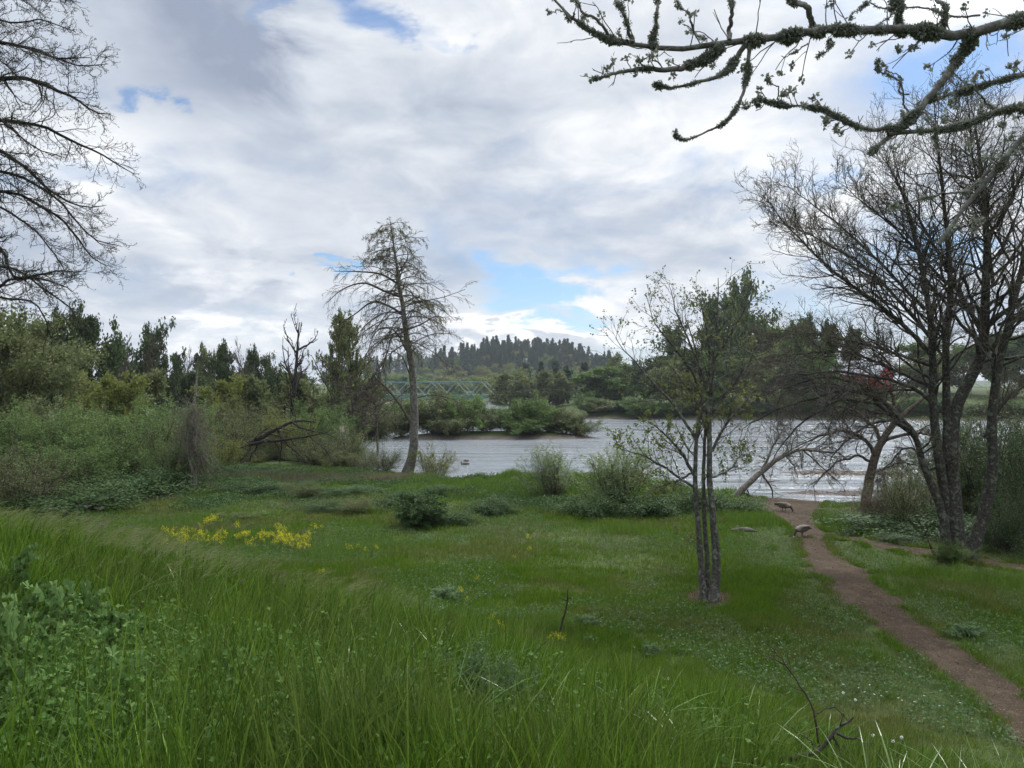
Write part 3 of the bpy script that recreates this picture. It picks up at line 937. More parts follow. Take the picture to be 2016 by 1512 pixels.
# stones in the shallows
B = Build()
ico = np.array([[math.cos(a) * math.sin(b), math.sin(a) * math.sin(b), math.cos(b)] for b in (0.0, 1.0, 2.1, PI) for a in np.arange(5) * 2 * PI / 5 + b])
fc = [[r * 5 + j, r * 5 + (j + 1) % 5, (r + 1) * 5 + (j + 1) % 5, (r + 1) * 5 + j] for r in range(3) for j in range(5)]
for (cx, cy, sx, sy, nn) in [(31, 71, 8, 3, 110), (24, 57, 6, 2.5, 150), (18.5, 52, 4, 1.8, 120), (19, 49.5, 2.5, 0.8, 90), (15, 125.5, 6, 2, 40)]:
    for _ in range(nn):
        px_, py_ = R.normal(cx, sx * 0.6), R.normal(cy, sy * 0.6)
        zz = float(gz(px_, py_))
        if zz < -0.35:
            continue
        s = R.uniform(0.05, 0.2)
        B.add(ico * np.array([s * R.uniform(.8, 1.6), s, s * 0.5]) * R.uniform(.85, 1.15, (20, 1)) + np.array([px_, py_, zz]), fc)
tag(obj('shore_stones', B.mesh('shore_stones', True), plain_mat('river_stone', (0.16, 0.135, 0.115), 0.55, 0.4, 4)), 'brown stones lying in the shallows at the path end', 'stones', kind='stuff')
# ------------------------------------------------------------------ trees and shrubs shared by many places (unit height, unit width)
def fit(lv, extra=()):
    pts = np.concatenate([p.reshape(-1, 3) for p, _ in lv])
    h = np.percentile(pts[:, 2], 99.7)
    w = 2 * np.percentile(np.hypot(pts[:, 0], pts[:, 1]), 97)
    s = np.array([1 / w, 1 / w, 1 / h])
    return [(p * s, r) for p, r in lv]


def trunk0(n, r, lean=0.03, wob=0.05, stems=1, spread=0.0, h=1.0):
    S = np.zeros((stems, 3))
    a = np.arange(stems) * 2 * PI / max(stems, 1) + R.random()
    D = np.stack([np.cos(a) * spread + R.normal(0, lean, stems), np.sin(a) * spread + R.normal(0, lean, stems), np.ones(stems)], 1)
    return grow(S, D, np.full(stems, h) * R.uniform(0.8, 1.0, stems), np.full(stems, r), n, wob, 0.03, 0.15)


def wood(name, lv, ks, mat):
    B = Build()
    for (p, r), k in zip(lv, ks):
        tubes(B, p, r, k)
    return (name, B.mesh(name, True), mat)


def foliage(name, pts, size, mat, aspect=0.42, up=0.1, droop=0.0):
    B = Build()
    for C, dd in pts:
        leaves(B, C, size, aspect, up=up, droop=droop)
    return (name, B.mesh(name), mat)


def crown_tree(leaf, bark, r=0.03, n1=16, ang=52, t0=0.15, lr=0.5, prof=None, per=26, size=0.036, jit=0.028, trop=0.05, n2=6, n3=5, spire=0.0):
    p0, r0 = trunk0(12, r)
    prof = prof or (lambda t: np.sin(np.clip((t - 0.05) / 0.95, 0.05, 1) * PI * 0.86 + 0.25) * 0.9 + 0.12)
    lv = levels(p0, r0, [
        dict(cnt=n1, t0=t0, t1=0.98, ang=ang, lr=lr, lf=0, rr=0.5, n=7, wander=0.14, trop=trop, prof=prof),
        dict(cnt=n2, t0=0.25, t1=1, ang=45, lr=0.45, lf=0.3, rr=0.5, n=4, wander=0.18, trop=trop * 0.6),
        dict(cnt=n3, t0=0.2, t1=1, ang=45, lr=0.5, lf=0.3, rr=0.5, n=3, wander=0.2, trop=0.0, minr=0.0012)])
    lv = fit(lv)
    return [wood('trunk', lv[:1], [8], bark), wood('branches', lv[1:3], [4, 3], bark),
            foliage('crown', [along(lv[3][0], per, jit), along(lv[2][0], per // 3, jit)], size, leaf)]


def bare_tree(bark, r=0.02, n1=22, n2=9, n3=6, ang=42, lr=0.5, trop=0.06, leaf=None, per=3, size=0.012, t0=0.3, lf=0.65, ivy=None, tw=0.0013, prof=None, wob=0.05, lean=0.03, n4=0):
    p0, r0 = trunk0(14, r, wob=wob, lean=lean)
    sp = [dict(cnt=n1, t0=t0, t1=0.97, ang=ang, lr=lr, lf=lf, rr=0.5, n=8, wander=0.12, trop=trop, prof=prof),
          dict(cnt=n2, t0=0.2, t1=1, ang=40, lr=0.4, lf=0.45, rr=0.5, n=5, wander=0.14, trop=trop, minr=tw * 1.3),
          dict(cnt=n3, t0=0.2, t1=1, ang=38, lr=0.42, lf=0.4, rr=0.6, n=3, wander=0.14, trop=trop, minr=tw)]
    if n4:
        sp.append(dict(cnt=n4, t0=0.2, t1=1, ang=38, lr=0.45, lf=0.4, rr=0.6, n=3, wander=0.14, trop=trop, minr=tw * 0.8))
    lv = fit(levels(p0, r0, sp))
    out = [wood('trunk', lv[:1], [8], bark), wood('branches', lv[1:], [5, 3, 3, 3], bark)]
    if leaf:
        out.append(foliage('crown', [along(lv[-1][0], per, 0.006)], size, leaf))
    if ivy:
        B = Build()
        n = 1500
        t = R.random(n) ** 1.2 * 0.5
        i = np.clip((t * 14).astype(int), 0, 13)
        C = lv[0][0][0][i] + (lv[0][0][0][i + 1] - lv[0][0][0][i]) * R.random((n, 1)) + R.normal(size=(n, 3)) * np.array([0.045, 0.045, 0.015])
        leaves(B, C, 0.03, 0.45)
        out.append(('ivy', B.mesh('ivy'), ivy))
    return out


def conifer(leaf, bark, n1=85, per=30, size=0.05, lr=0.26, ragged=0.35):
    p0, r0 = grow(np.zeros((1, 3)), np.array([[0, 0, 1.0]]), np.array([1.0]), np.array([0.045]), 12, 0.01, 0.02, 0.05)
    lv = levels(p0, r0, [dict(cnt=n1, t0=0.10, t1=0.99, ang=88, angv=9, lr=lr, lf=0, rr=0.25, n=5, wander=0.06, trop=-0.05, flat=0.8,
                              prof=lambda t: (1.03 - t) ** 1.05 * R.uniform(1 - ragged, 1 + ragged * 0.6, len(t)))])
    lv = fit(lv)
    C, d = along(lv[1][0], per, 0.018, 0.05)
    B = Build()
    dd = d * 0.8
    dd[:, 2] -= 0.35
    leaves(B, C, size, 0.35, dirs=dd)
    C2 = np.c_[R.normal(0, 0.012, 60), R.normal(0, 0.012, 60), R.uniform(0.9, 1.0, 60)]
    leaves(B, C2, 0.03, 0.3, up=0.8)
    return [wood('trunk', lv[:1], [6], bark), wood('branches', lv[1:], [3], bark), ('crown', B.mesh('crown'), leaf)]


def shrub(leaf, bark, stems=26, spread=0.75, n1=7, n2=5, per=10, size=0.03, jit=0.012, tr=0.0045, trop=0.03, base=0.12, up=0.1, lr=0.5, aspect=0.34):
    S = np.c_[R.normal(0, base, stems), R.normal(0, base, stems), np.zeros(stems)]
    D = np.c_[R.normal(0, spread, (stems, 2)), np.ones(stems)]
    p0, r0 = grow(S, D, R.uniform(0.6, 1.1, stems), np.full(stems, tr), 8, 0.12, trop, 0.4)
    lv = levels(p0, r0, [dict(cnt=n1, t0=0.15, t1=0.98, ang=35, lr=lr, lf=0.45, rr=0.6, n=5, wander=0.16, trop=trop, minr=0.0016),
                         dict(cnt=n2, t0=0.15, t1=0.98, ang=38, lr=0.5, lf=0.3, rr=0.6, n=3, wander=0.16, trop=trop, minr=0.0012)])
    lv = fit(lv)
    return [wood('stems', lv, [4, 3, 3], bark), foliage('leaves', [along(lv[2][0], per, jit), along(lv[1][0], per, jit)], size, leaf, aspect, up)]


def bramble(leaf, bark, canes=70, per=190, size=0.024):
    S = np.c_[R.uniform(-.4, .4, (canes, 2)), np.zeros(canes)]
    D = np.c_[R.normal(0, 0.5, (canes, 2)), np.ones(canes)]
    p0, r0 = grow(S, D, R.uniform(0.7, 1.5, canes), np.full(canes, 0.004), 9, 0.15, -0.22, 0.5)
    p0[..., 2] = np.abs(p0[..., 2])
    lv = fit([(p0, r0)])
    return [wood('canes', lv, [3], bark), foliage('leaves', [along(lv[0][0], per, np.array([0.05, 0.05, 0.06]))], size, leaf, 0.45, 0.25)]


PROTO = {}


def proto(key):
    if key not in PROTO:
        PROTO[key] = KINDS[key]()
    return PROTO[key]


col_prof = lambda t: np.where(t < 0.85, 1.0, (1.0 - t) / 0.15 * 0.6 + 0.4) * R.uniform(0.4, 1.35, len(t))
round_prof = lambda t: np.sqrt(np.clip(1 - ((t - 0.42) / 0.62) ** 2, 0.05, 1))
mk = MAT
KINDS = {
    'broad': lambda: crown_tree(mk['leaf_mid'], mk['bark_brown'], n1=18),
    'broad_fine': lambda: crown_tree(mk['leaf_olive'], mk['bark_dark'], n1=22, n2=8, per=34, size=0.02, jit=.03),
    'broad_dark': lambda: crown_tree(mk['leaf_dark'], mk['bark_dark'], n1=18, per=20),
    'broad_olive': lambda: crown_tree(mk['leaf_olive'], mk['bark_brown'], n1=16, per=14),
    'round': lambda: crown_tree(mk['leaf_olive'], mk['bark_brown'], n1=30, t0=0.16, ang=60, lr=0.42, prof=round_prof, per=44, size=0.04),
    'round_green': lambda: crown_tree(mk['leaf_mid'], mk['bark_brown'], n1=30, t0=0.10, ang=62, lr=0.42, prof=round_prof, per=44, size=0.04),
    'yellow': lambda: crown_tree(mk['leaf_yellow'], mk['bark_brown'], n1=16, per=12),
    'column': lambda: crown_tree(mk['leaf_dark'], mk['bark_grey'], r=0.05, n1=34, t0=0.10, ang=48, lr=0.19, prof=col_prof, per=15, size=0.042, jit=0.035, n2=5, n3=4),
    'column_b': lambda: crown_tree(mk['leaf_dark'], mk['bark_grey'], r=0.05, n1=24, t0=0.15, ang=40, lr=0.25, prof=col_prof, per=14, size=0.038, jit=0.03, n2=5, n3=4),
    'column_olive': lambda: crown_tree(mk['leaf_olive'], mk['bark_grey'], r=0.04, n1=22, t0=0.18, ang=40, lr=0.24, prof=col_prof, per=11, size=0.04, jit=0.03, n2=5, n3=4),
    'bare': lambda: bare_tree(mk['twig_grey'], tw=0.0028),
    'bare_b': lambda: bare_tree(mk['bark_brown'], tw=0.0028, n1=26, ang=35, lr=0.4),
    'snag': lambda: bare_tree(mk['bark_dark'], r=0.06, n1=15, n2=4, n3=3, ang=50, lr=0.36, t0=0.25, lf=0.5, tw=0.004, trop=0.12),
    'sparse': lambda: bare_tree(mk['bark_brown'], r=0.028, n1=26, n2=9, n3=5, leaf=mk['leaf_olive'], per=5, size=0.022, ivy=mk['leaf_dark'], tw=0.002, ang=40),
    'conifer': lambda: conifer(mk['needle'], mk['bark_dark']),
    'conifer_b': lambda: conifer(mk['needle'], mk['bark_dark'], n1=70, lr=0.22, ragged=0.6),
    'willow': lambda: shrub(mk['leaf_mid'], mk['twig'], per=22, size=0.016, jit=.016),
    'willow_olive': lambda: shrub(mk['leaf_olive'], mk['twig'], per=18, size=0.016, jit=.016),
    'willow_yellow': lambda: shrub(mk['leaf_yellow'], mk['twig'], per=10, size=0.016),
    'willow_far': lambda: shrub(mk['leaf_mid'], mk['twig'], stems=40, spread=0.6, per=13, size=0.03, jit=.02),
    'willow_far_olive': lambda: shrub(mk['leaf_olive'], mk['twig'], stems=40, spread=0.6, per=11, size=0.03, jit=.02),
    'brush_far': lambda: shrub(mk['leaf_olive'], mk['twig'], stems=40, per=8, size=0.026, n1=9, n2=6, tr=0.007),
    'willow_pale': lambda: shrub(mk['leaf_pale'], mk['twig'], stems=40, per=10, size=0.017, jit=0.008, up=0.3, aspect=0.26, spread=0.6),
    'willow_round': lambda: shrub(mk['leaf_mid'], mk['twig'], stems=60, spread=0.55, per=20, size=0.018),
    'brush': lambda: shrub(mk['leaf_olive'], mk['twig'], stems=34, per=6, size=0.014, n1=9, n2=6, tr=0.005),
    'thicket': lambda: shrub(mk['leaf_bramble'], mk['twig'], stems=44, per=6, size=0.013, n1=9, n2=6, tr=0.005),
    'dead_brush': lambda: shrub(mk['leaf_brown'], mk['twig_grey'], stems=44, per=5, size=0.012, n1=8, n2=6, spread=0.55),
    'bramble': lambda: bramble(mk['leaf_bramble'], mk['twig']),
    'dark_bush': lambda: shrub(mk['leaf_bramble'], mk['twig'], stems=60, spread=0.55, per=18, size=0.026, up=0.2, aspect=0.42),
}


def plant(name, key, label, cat, px, top, y, w, group=None, dx=0.0, base_sink=0.05):
    """place a tree or shrub: photo column, photo row of its top, distance, width in metres"""
    g = at(px, y)
    h = W(px, top, y)[2] - g[2]
    t = thing(name, label, cat, (g[0] + dx, g[1], g[2] - base_sink), group, R.random() * 6.28, (w, w, h))
    for pn, me, mt in proto(key):
        obj(pn, me, mt, t)
    return t


# the wood on the left bank
GL = 'trees of the wood on the left bank'
for a in [
    ('leafy_tree', 'broad_fine', 'large leafy green tree cut by the left edge below bare twigs', 15, 600, 62, 11),
    ('ivy_tree', 'column_b', 'tall dark ragged tree on grey trunk, first full one from the left edge', 118, 606, 92, 6.0),
    ('leafy_tree', 'broad_dark', 'dense dark green tree right of the tall ragged grey trunk', 178, 630, 98, 7.0),
    ('bare_tree', 'bare', 'pale bare tree leaning beside the dense dark tree', 222, 655, 112, 6.0),
    ('ivy_tree', 'column', 'thin dark tree between two bare trees on the left', 247, 668, 118, 4.5),
    ('bare_tree', 'bare_b', 'bare forked tree against the tall dark forked evergreen', 283, 652, 108, 6.0),
    ('ivy_tree', 'column_b', 'tall dark tree with uneven top, highest in middle of left wood', 315, 636, 112, 6.5),
    ('conifer_tree', 'conifer', 'small dark pointed conifer behind the pale bare tree', 342, 700, 140, 7.0),
    ('bare_tree', 'bare', 'pale slender bare tree before two small pointed conifers', 360, 680, 125, 5.0),
    ('conifer_tree', 'conifer', 'dark pointed conifer just right of pale slender bare tree', 384, 700, 145, 8.0),
    ('poplar_tree', 'column_olive', 'light green slim tree right of the pointed conifers', 413, 682, 128, 4.0),
    ('bare_tree', 'sparse', 'thinly leaved tree beside the light green slim tree', 438, 690, 128, 5.0),
    ('ivy_tree', 'column', 'dark blunt ivy-covered tree left of two thin bare crowns', 462, 682, 122, 5.0),
    ('bare_tree', 'bare', 'thin bare crown rising between dark ivy-covered trees', 490, 667, 116, 6.0),
    ('ivy_tree', 'column', 'dark ivy-covered tree right of the thin bare crown', 513, 690, 122, 4.0),
    ('ivy_tree', 'column_b', 'low dark ivy-covered tree left of the great snag', 543, 700, 124, 4.5),
    ('dead_tree', 'snag', 'tall dead snag with broken stubby limbs above the left wood', 575, 604, 92, 6.5),
    ('bare_tree', 'bare_b', 'low grey bare tree just right of the great snag', 612, 700, 100, 6.5),
    ('sparse_tree', 'sparse', 'tall thin-leaved tree with ivy on its trunk, left of the alder', 650, 612, 88, 7.5),
    ('sparse_tree', 'sparse', 'thin-leaved tree close behind the alder on its left', 702, 628, 92, 7.0),
    ('bare_tree', 'bare_b', 'brown twiggy bare tree behind the alder trunk', 745, 690, 96, 8.0),
    ('understory_tree', 'yellow', 'yellow-green young tree under the dense dark tree', 205, 735, 72, 6.0),
    ('understory_tree', 'yellow', 'small yellow-green tree at the foot of the tall ragged tree', 158, 728, 78, 5.0),
    ('understory_tree', 'broad_olive', 'olive young tree left of centre of the left wood', 290, 730, 88, 8.0),
    ('understory_tree', 'yellow', 'yellowish young tree below the light green slim tree', 432, 742, 86, 6.5),
    ('understory_tree', 'broad_olive', 'brownish olive young tree below the blunt ivy-covered trees', 500, 742, 90, 8.0),
    ('understory_tree', 'broad_olive', 'olive young tree at the foot of the great snag', 590, 742, 95, 9.0),
    ('understory_tree', 'broad_dark', 'dark low tree filling the gap left of the pale bare tree', 262, 715, 120, 8.0),
    ('understory_tree', 'broad_dark', 'dark low tree under the two pointed conifers', 375, 735, 118, 9.0),
    ('understory_tree', 'broad_dark', 'dark low tree at the back between the blunt ivy-covered trees', 480, 730, 130, 10.0),
    ('understory_tree', 'broad_dark', 'dark low tree at the back below the great snag', 560, 735, 130, 11.0),
    ('bare_tree', 'bare_b', 'brown twiggy tree low between snag and thin-leaved tree', 680, 735, 86, 9.0),
    ('understory_tree', 'broad_olive', 'brownish tree low behind the alder on its left', 720, 745, 115, 10.0),
    ('understory_tree', 'broad_dark', 'dark leafy tree behind the ragged tree at far left', 70, 690, 100, 10.0),
]:
    plant(a[0], a[1], a[2], 'tree', *a[3:], group=GL)

# shrubs in front of the wood
GS = 'shrubs along the left bank'
for a in [
    ('willow_shrub', 'willow', 'green willow shrub at the left edge behind the tall grass', 20, 790, 47, 8),
    ('willow_shrub', 'willow_olive', 'tall olive willow shrub second from the left edge', 95, 775, 56, 9),
    ('willow_shrub', 'willow', 'green shrub in front of yellow-green young trees', 165, 815, 47, 7),
    ('willow_shrub', 'willow', 'leafy green willow shrub behind the long bramble mound', 235, 800, 53, 9),
    ('willow_shrub', 'willow', 'tall green willow shrub left of the dead stump', 300, 782, 57, 9),
    ('willow_shrub', 'brush', 'brown twiggy shrub just left of the dead stump', 338, 815, 50, 6),
    ('willow_shrub', 'brush', 'brown twiggy shrub right of the dead stump', 440, 785, 64, 9),
    ('willow_shrub', 'willow_olive', 'olive shrub behind the fallen dark tree', 510, 790, 74, 9),
    ('willow_shrub', 'willow_yellow', 'yellowish twiggy shrub at the right of the fallen dark tree', 570, 800, 72, 8),
    ('willow_shrub', 'willow', 'rounded green shrub below the tall thin-leaved tree', 632, 790, 76, 8),
    ('willow_shrub', 'brush', 'brown shrub between rounded green shrub and alder', 672, 835, 70, 6.5),
    ('willow_shrub', 'brush', 'low brown shrub under the rounded green shrub', 615, 858, 66, 6),
    ('willow_shrub', 'willow_olive', 'low olive shrub left of the alder foot at the water', 665, 885, 64, 4.5),
    ('willow_shrub', 'brush', 'thin brown stems just left of the alder foot', 752, 880, 61, 4.2),
    ('willow_shrub', 'willow_yellow', 'fan of thin yellowish stems right of the alder foot', 855, 872, 61.5, 4.6),
    ('willow_shrub', 'brush', 'twiggy brown shrub low at the left edge', 40, 870, 38, 5.5),
]:
    plant(a[0], a[1], a[2], 'shrub', *a[3:], group=GS)
for a in [
    ('willow_shrub', 'willow_olive', 'low olive shrub under the crooked boughs of the fallen dark tree', 480, 880, 69, 6),
    ('willow_shrub', 'willow', 'low green shrub behind the boughs of the fallen dark tree', 545, 872, 72, 7),
    ('willow_shrub', 'willow_olive', 'low olive shrub at the tip of the fallen dark tree', 605, 878, 70, 6),
    ('willow_shrub', 'willow', 'low green shrub at the waterline between fallen tree and alder', 655, 862, 76, 7),
    ('willow_shrub', 'brush', 'thin twiggy shrub at the waterline left of the alder foot', 705, 880, 70, 5.0),
    ('willow_shrub', 'willow_yellow', 'yellowish shrub right of the dead stump top', 425, 850, 58, 6),
    ('willow_shrub', 'willow', 'fresh green shrub between bramble mound and dead stump', 345, 860, 47, 4.5),
    ('willow_shrub', 'willow', 'fresh green shrub behind the long bramble mound at far left', 110, 865, 43, 6),
]:
    plant(a[0], a[1], a[2], 'shrub', *a[3:], group=GS)
GB = 'bramble mounds round the meadow'
for a in [
    ('bramble_mound', 'bramble', 'long dark green bramble mound at left edge of the meadow', 130, 952, 38.5, 6.5),
    ('bramble_mound', 'bramble', 'dark bramble mound behind the long one on the left', 225, 925, 42, 6.5),
    ('bramble_mound', 'bramble', 'leafy bramble mound left of the dead stump foot', 305, 918, 45, 6.0),
    ('bramble_mound', 'bramble', 'bramble mound between dead stump and fallen dark tree', 440, 905, 55, 4.5),
    ('bramble_mound', 'bramble', 'low bramble below the fallen dark tree', 510, 915, 56, 6.0),
    ('bramble_mound', 'bramble', 'low bramble patch in dry grass left of the alder', 640, 940, 52, 5.5),
    ('bramble_mound', 'bramble', 'low bramble patch below the alder foot', 745, 955, 48, 5.0),
    ('bramble_mound', 'bramble', 'small bramble clump in dry grass right of the dead stump foot', 455, 940, 46, 3.2),
    ('bramble_mound', 'bramble', 'small bramble clump in front of the fallen tree tip', 535, 943, 46, 3.6),
    ('bramble_mound', 'willow_olive', 'low olive weed clump left of the dark bush, far one', 600, 945, 44, 2.6),
    ('bramble_mound', 'bramble', 'small bramble clump below the alder, before dry grass', 690, 952, 43, 3.4),
    ('bramble_mound', 'bramble', 'bramble clump between alder foot and dark bush', 785, 960, 40, 3.0),
    ('bramble_mound', 'willow_olive', 'low twiggy weed clump left of the dark bush, near one', 705, 976, 38, 2.4),
    ('bramble_mound', 'bramble', 'low bramble clump left of the dark bush in rough grass', 640, 980, 39, 2.6),
    ('bramble_mound', 'bramble', 'low bramble clump right of the dark bush skirt', 965, 973, 39, 3.0),
    ('bramble_mound', 'bramble', 'low bramble clump behind the dark bush', 870, 950, 44, 3.0),
    ('bramble_mound', 'willow_olive', 'grey-green weed clump behind the yellow patch', 470, 1006, 36, 2.2),
    ('bramble_mound', 'bramble', 'low weedy clump at the side path beyond the big tree', 1770, 1045, 31, 2.2),
    ('dark_bush', 'dark_bush', 'rounded very dark bush in the middle of the meadow edge', 828, 968, 34.5, 2.6),
    ('bramble_mound', 'bramble', 'low leafy skirt at the right of the very dark bush', 890, 1000, 35.5, 2.6),
    ('bramble_mound', 'bramble', 'dark bramble under the pale willow, left half', 1165, 965, 37.5, 3.4),
    ('bramble_mound', 'bramble', 'dark bramble under the pale willow, right half', 1275, 958, 37.5, 3.4),
    ('bramble_mound', 'bramble', 'bramble behind the small tree in the meadow', 1385, 950, 38.5, 3.6),
    ('bramble_mound', 'bramble', 'leafy green mound left of the path end', 1455, 975, 38, 3.0),
    ('bramble_mound', 'bramble', 'small dark leafy tuft at the left rim of the path', 1538, 1030, 34.5, 0.9),
    ('bramble_mound', 'bramble', 'leafy bank right of the path end', 1660, 1002, 36, 2.6),
    ('bramble_mound', 'bramble', 'long bramble bank right of the path before the tall multi-stemmed tree', 1745, 1010, 33.5, 5.0),
    ('bramble_mound', 'bramble', 'bramble behind the foot of the tall multi-stemmed tree', 1850, 1000, 32, 4.0),
    ('bramble_mound', 'bramble', 'bramble at the right edge behind the multi-stemmed tree', 1985, 1010, 30, 4.5),
    ('bramble_mound', 'bramble', 'small green tuft at the water edge right of the path end', 1582, 985, 46, 1.2),
    ('bramble_mound', 'bramble', 'small green tuft at the water edge under leaning grey trunk', 1508, 985, 46, 1.3),
]:
    plant(a[0], a[1], a[2], 'shrub', *a[3:], group=GB)
GW = 'shrubs in front of the river'
for a in [
    ('willow_shrub', 'willow_pale', 'pale silvery-green willow bush in front of the river', 1212, 864, 40, 5.6),
    ('willow_shrub', 'willow_pale', 'smaller thin pale willow left of the silvery bush', 1088, 872, 44, 3.8),
    ('willow_shrub', 'dead_brush', 'tan dead brush at the foot of the dark waterside trunk', 1722, 945, 36, 3.2),
    ('willow_shrub', 'brush', 'brown twiggy shrub between dark waterside trunk and big tree', 1790, 920, 34, 3.8),
    ('willow_shrub', 'thicket', 'tall brown thicket behind the big tree at the right edge', 1965, 800, 36, 6.5),
    ('willow_shrub', 'thicket', 'thicket cut off by the right edge of the photo', 2050, 830, 31, 5.0),
    ('willow_shrub', 'thicket', 'wide brown thicket by the water right behind the big tree stems', 1925, 815, 43, 8.0),
    ('willow_shrub', 'brush', 'tall twiggy brush at the right edge behind the thickets', 2010, 770, 44, 9.0),
    ('willow_shrub', 'willow_olive', 'thin olive shrub by the water between dark waterside trunk and big tree', 1800, 880, 42, 4.5),
    ('willow_shrub', 'thicket', 'lower twiggy thicket right of the big tree foot', 1975, 960, 28.5, 2.6),
    ('willow_shrub', 'willow_olive', 'thin green sapling shrub behind the big tree stems', 1905, 880, 37, 4.0),
]:
    plant(a[0], a[1], a[2], 'shrub', *a[3:], group=GW)
GI = 'willow bushes on the gravel island'
for a in [
    ('willow_bush', 'willow_far_olive', 'island willow bush at far left, behind the alder trunk', 735, 794, 122, 10.3),
    ('willow_bush', 'willow_far', 'island willow bush just left of the alder trunk', 790, 789, 128, 9.2),
    ('willow_bush', 'willow_far_olive', 'tall domed island willow right of the alder trunk', 852, 770, 128, 10.3),
    ('willow_bush', 'willow_far', 'broad domed island willow left of the water gap', 910, 776, 129, 10.3),
    ('willow_bush', 'willow_far_olive', 'lower island bush on the left rim of the water gap', 955, 806, 127, 5.8),
    ('willow_bush', 'willow_far', 'island willow on the right rim of the water gap', 1000, 800, 129, 8.0),
    ('willow_bush', 'willow_far', 'tallest island willow right of the water gap', 1048, 782, 130, 9.8),
    ('willow_bush', 'brush_far', 'brownish island willow third from its right end', 1082, 799, 130, 7.5),
    ('willow_bush', 'willow_far_olive', 'olive island willow second from its right end', 1110, 804, 129, 6.9),
    ('willow_bush', 'brush_far', 'sprawling low willow at the right end of the island', 1140, 820, 128, 7.5),
    ('willow_bush', 'willow_far_olive', 'low island bush in front of the tall domed willow', 880, 816, 124, 8.0),
    ('willow_bush', 'willow_far', 'low island bush under the tallest island willow', 1035, 822, 125, 8.0),
]:
    plant(a[0], a[1], a[2], 'bush', *a[3:], group=GI)

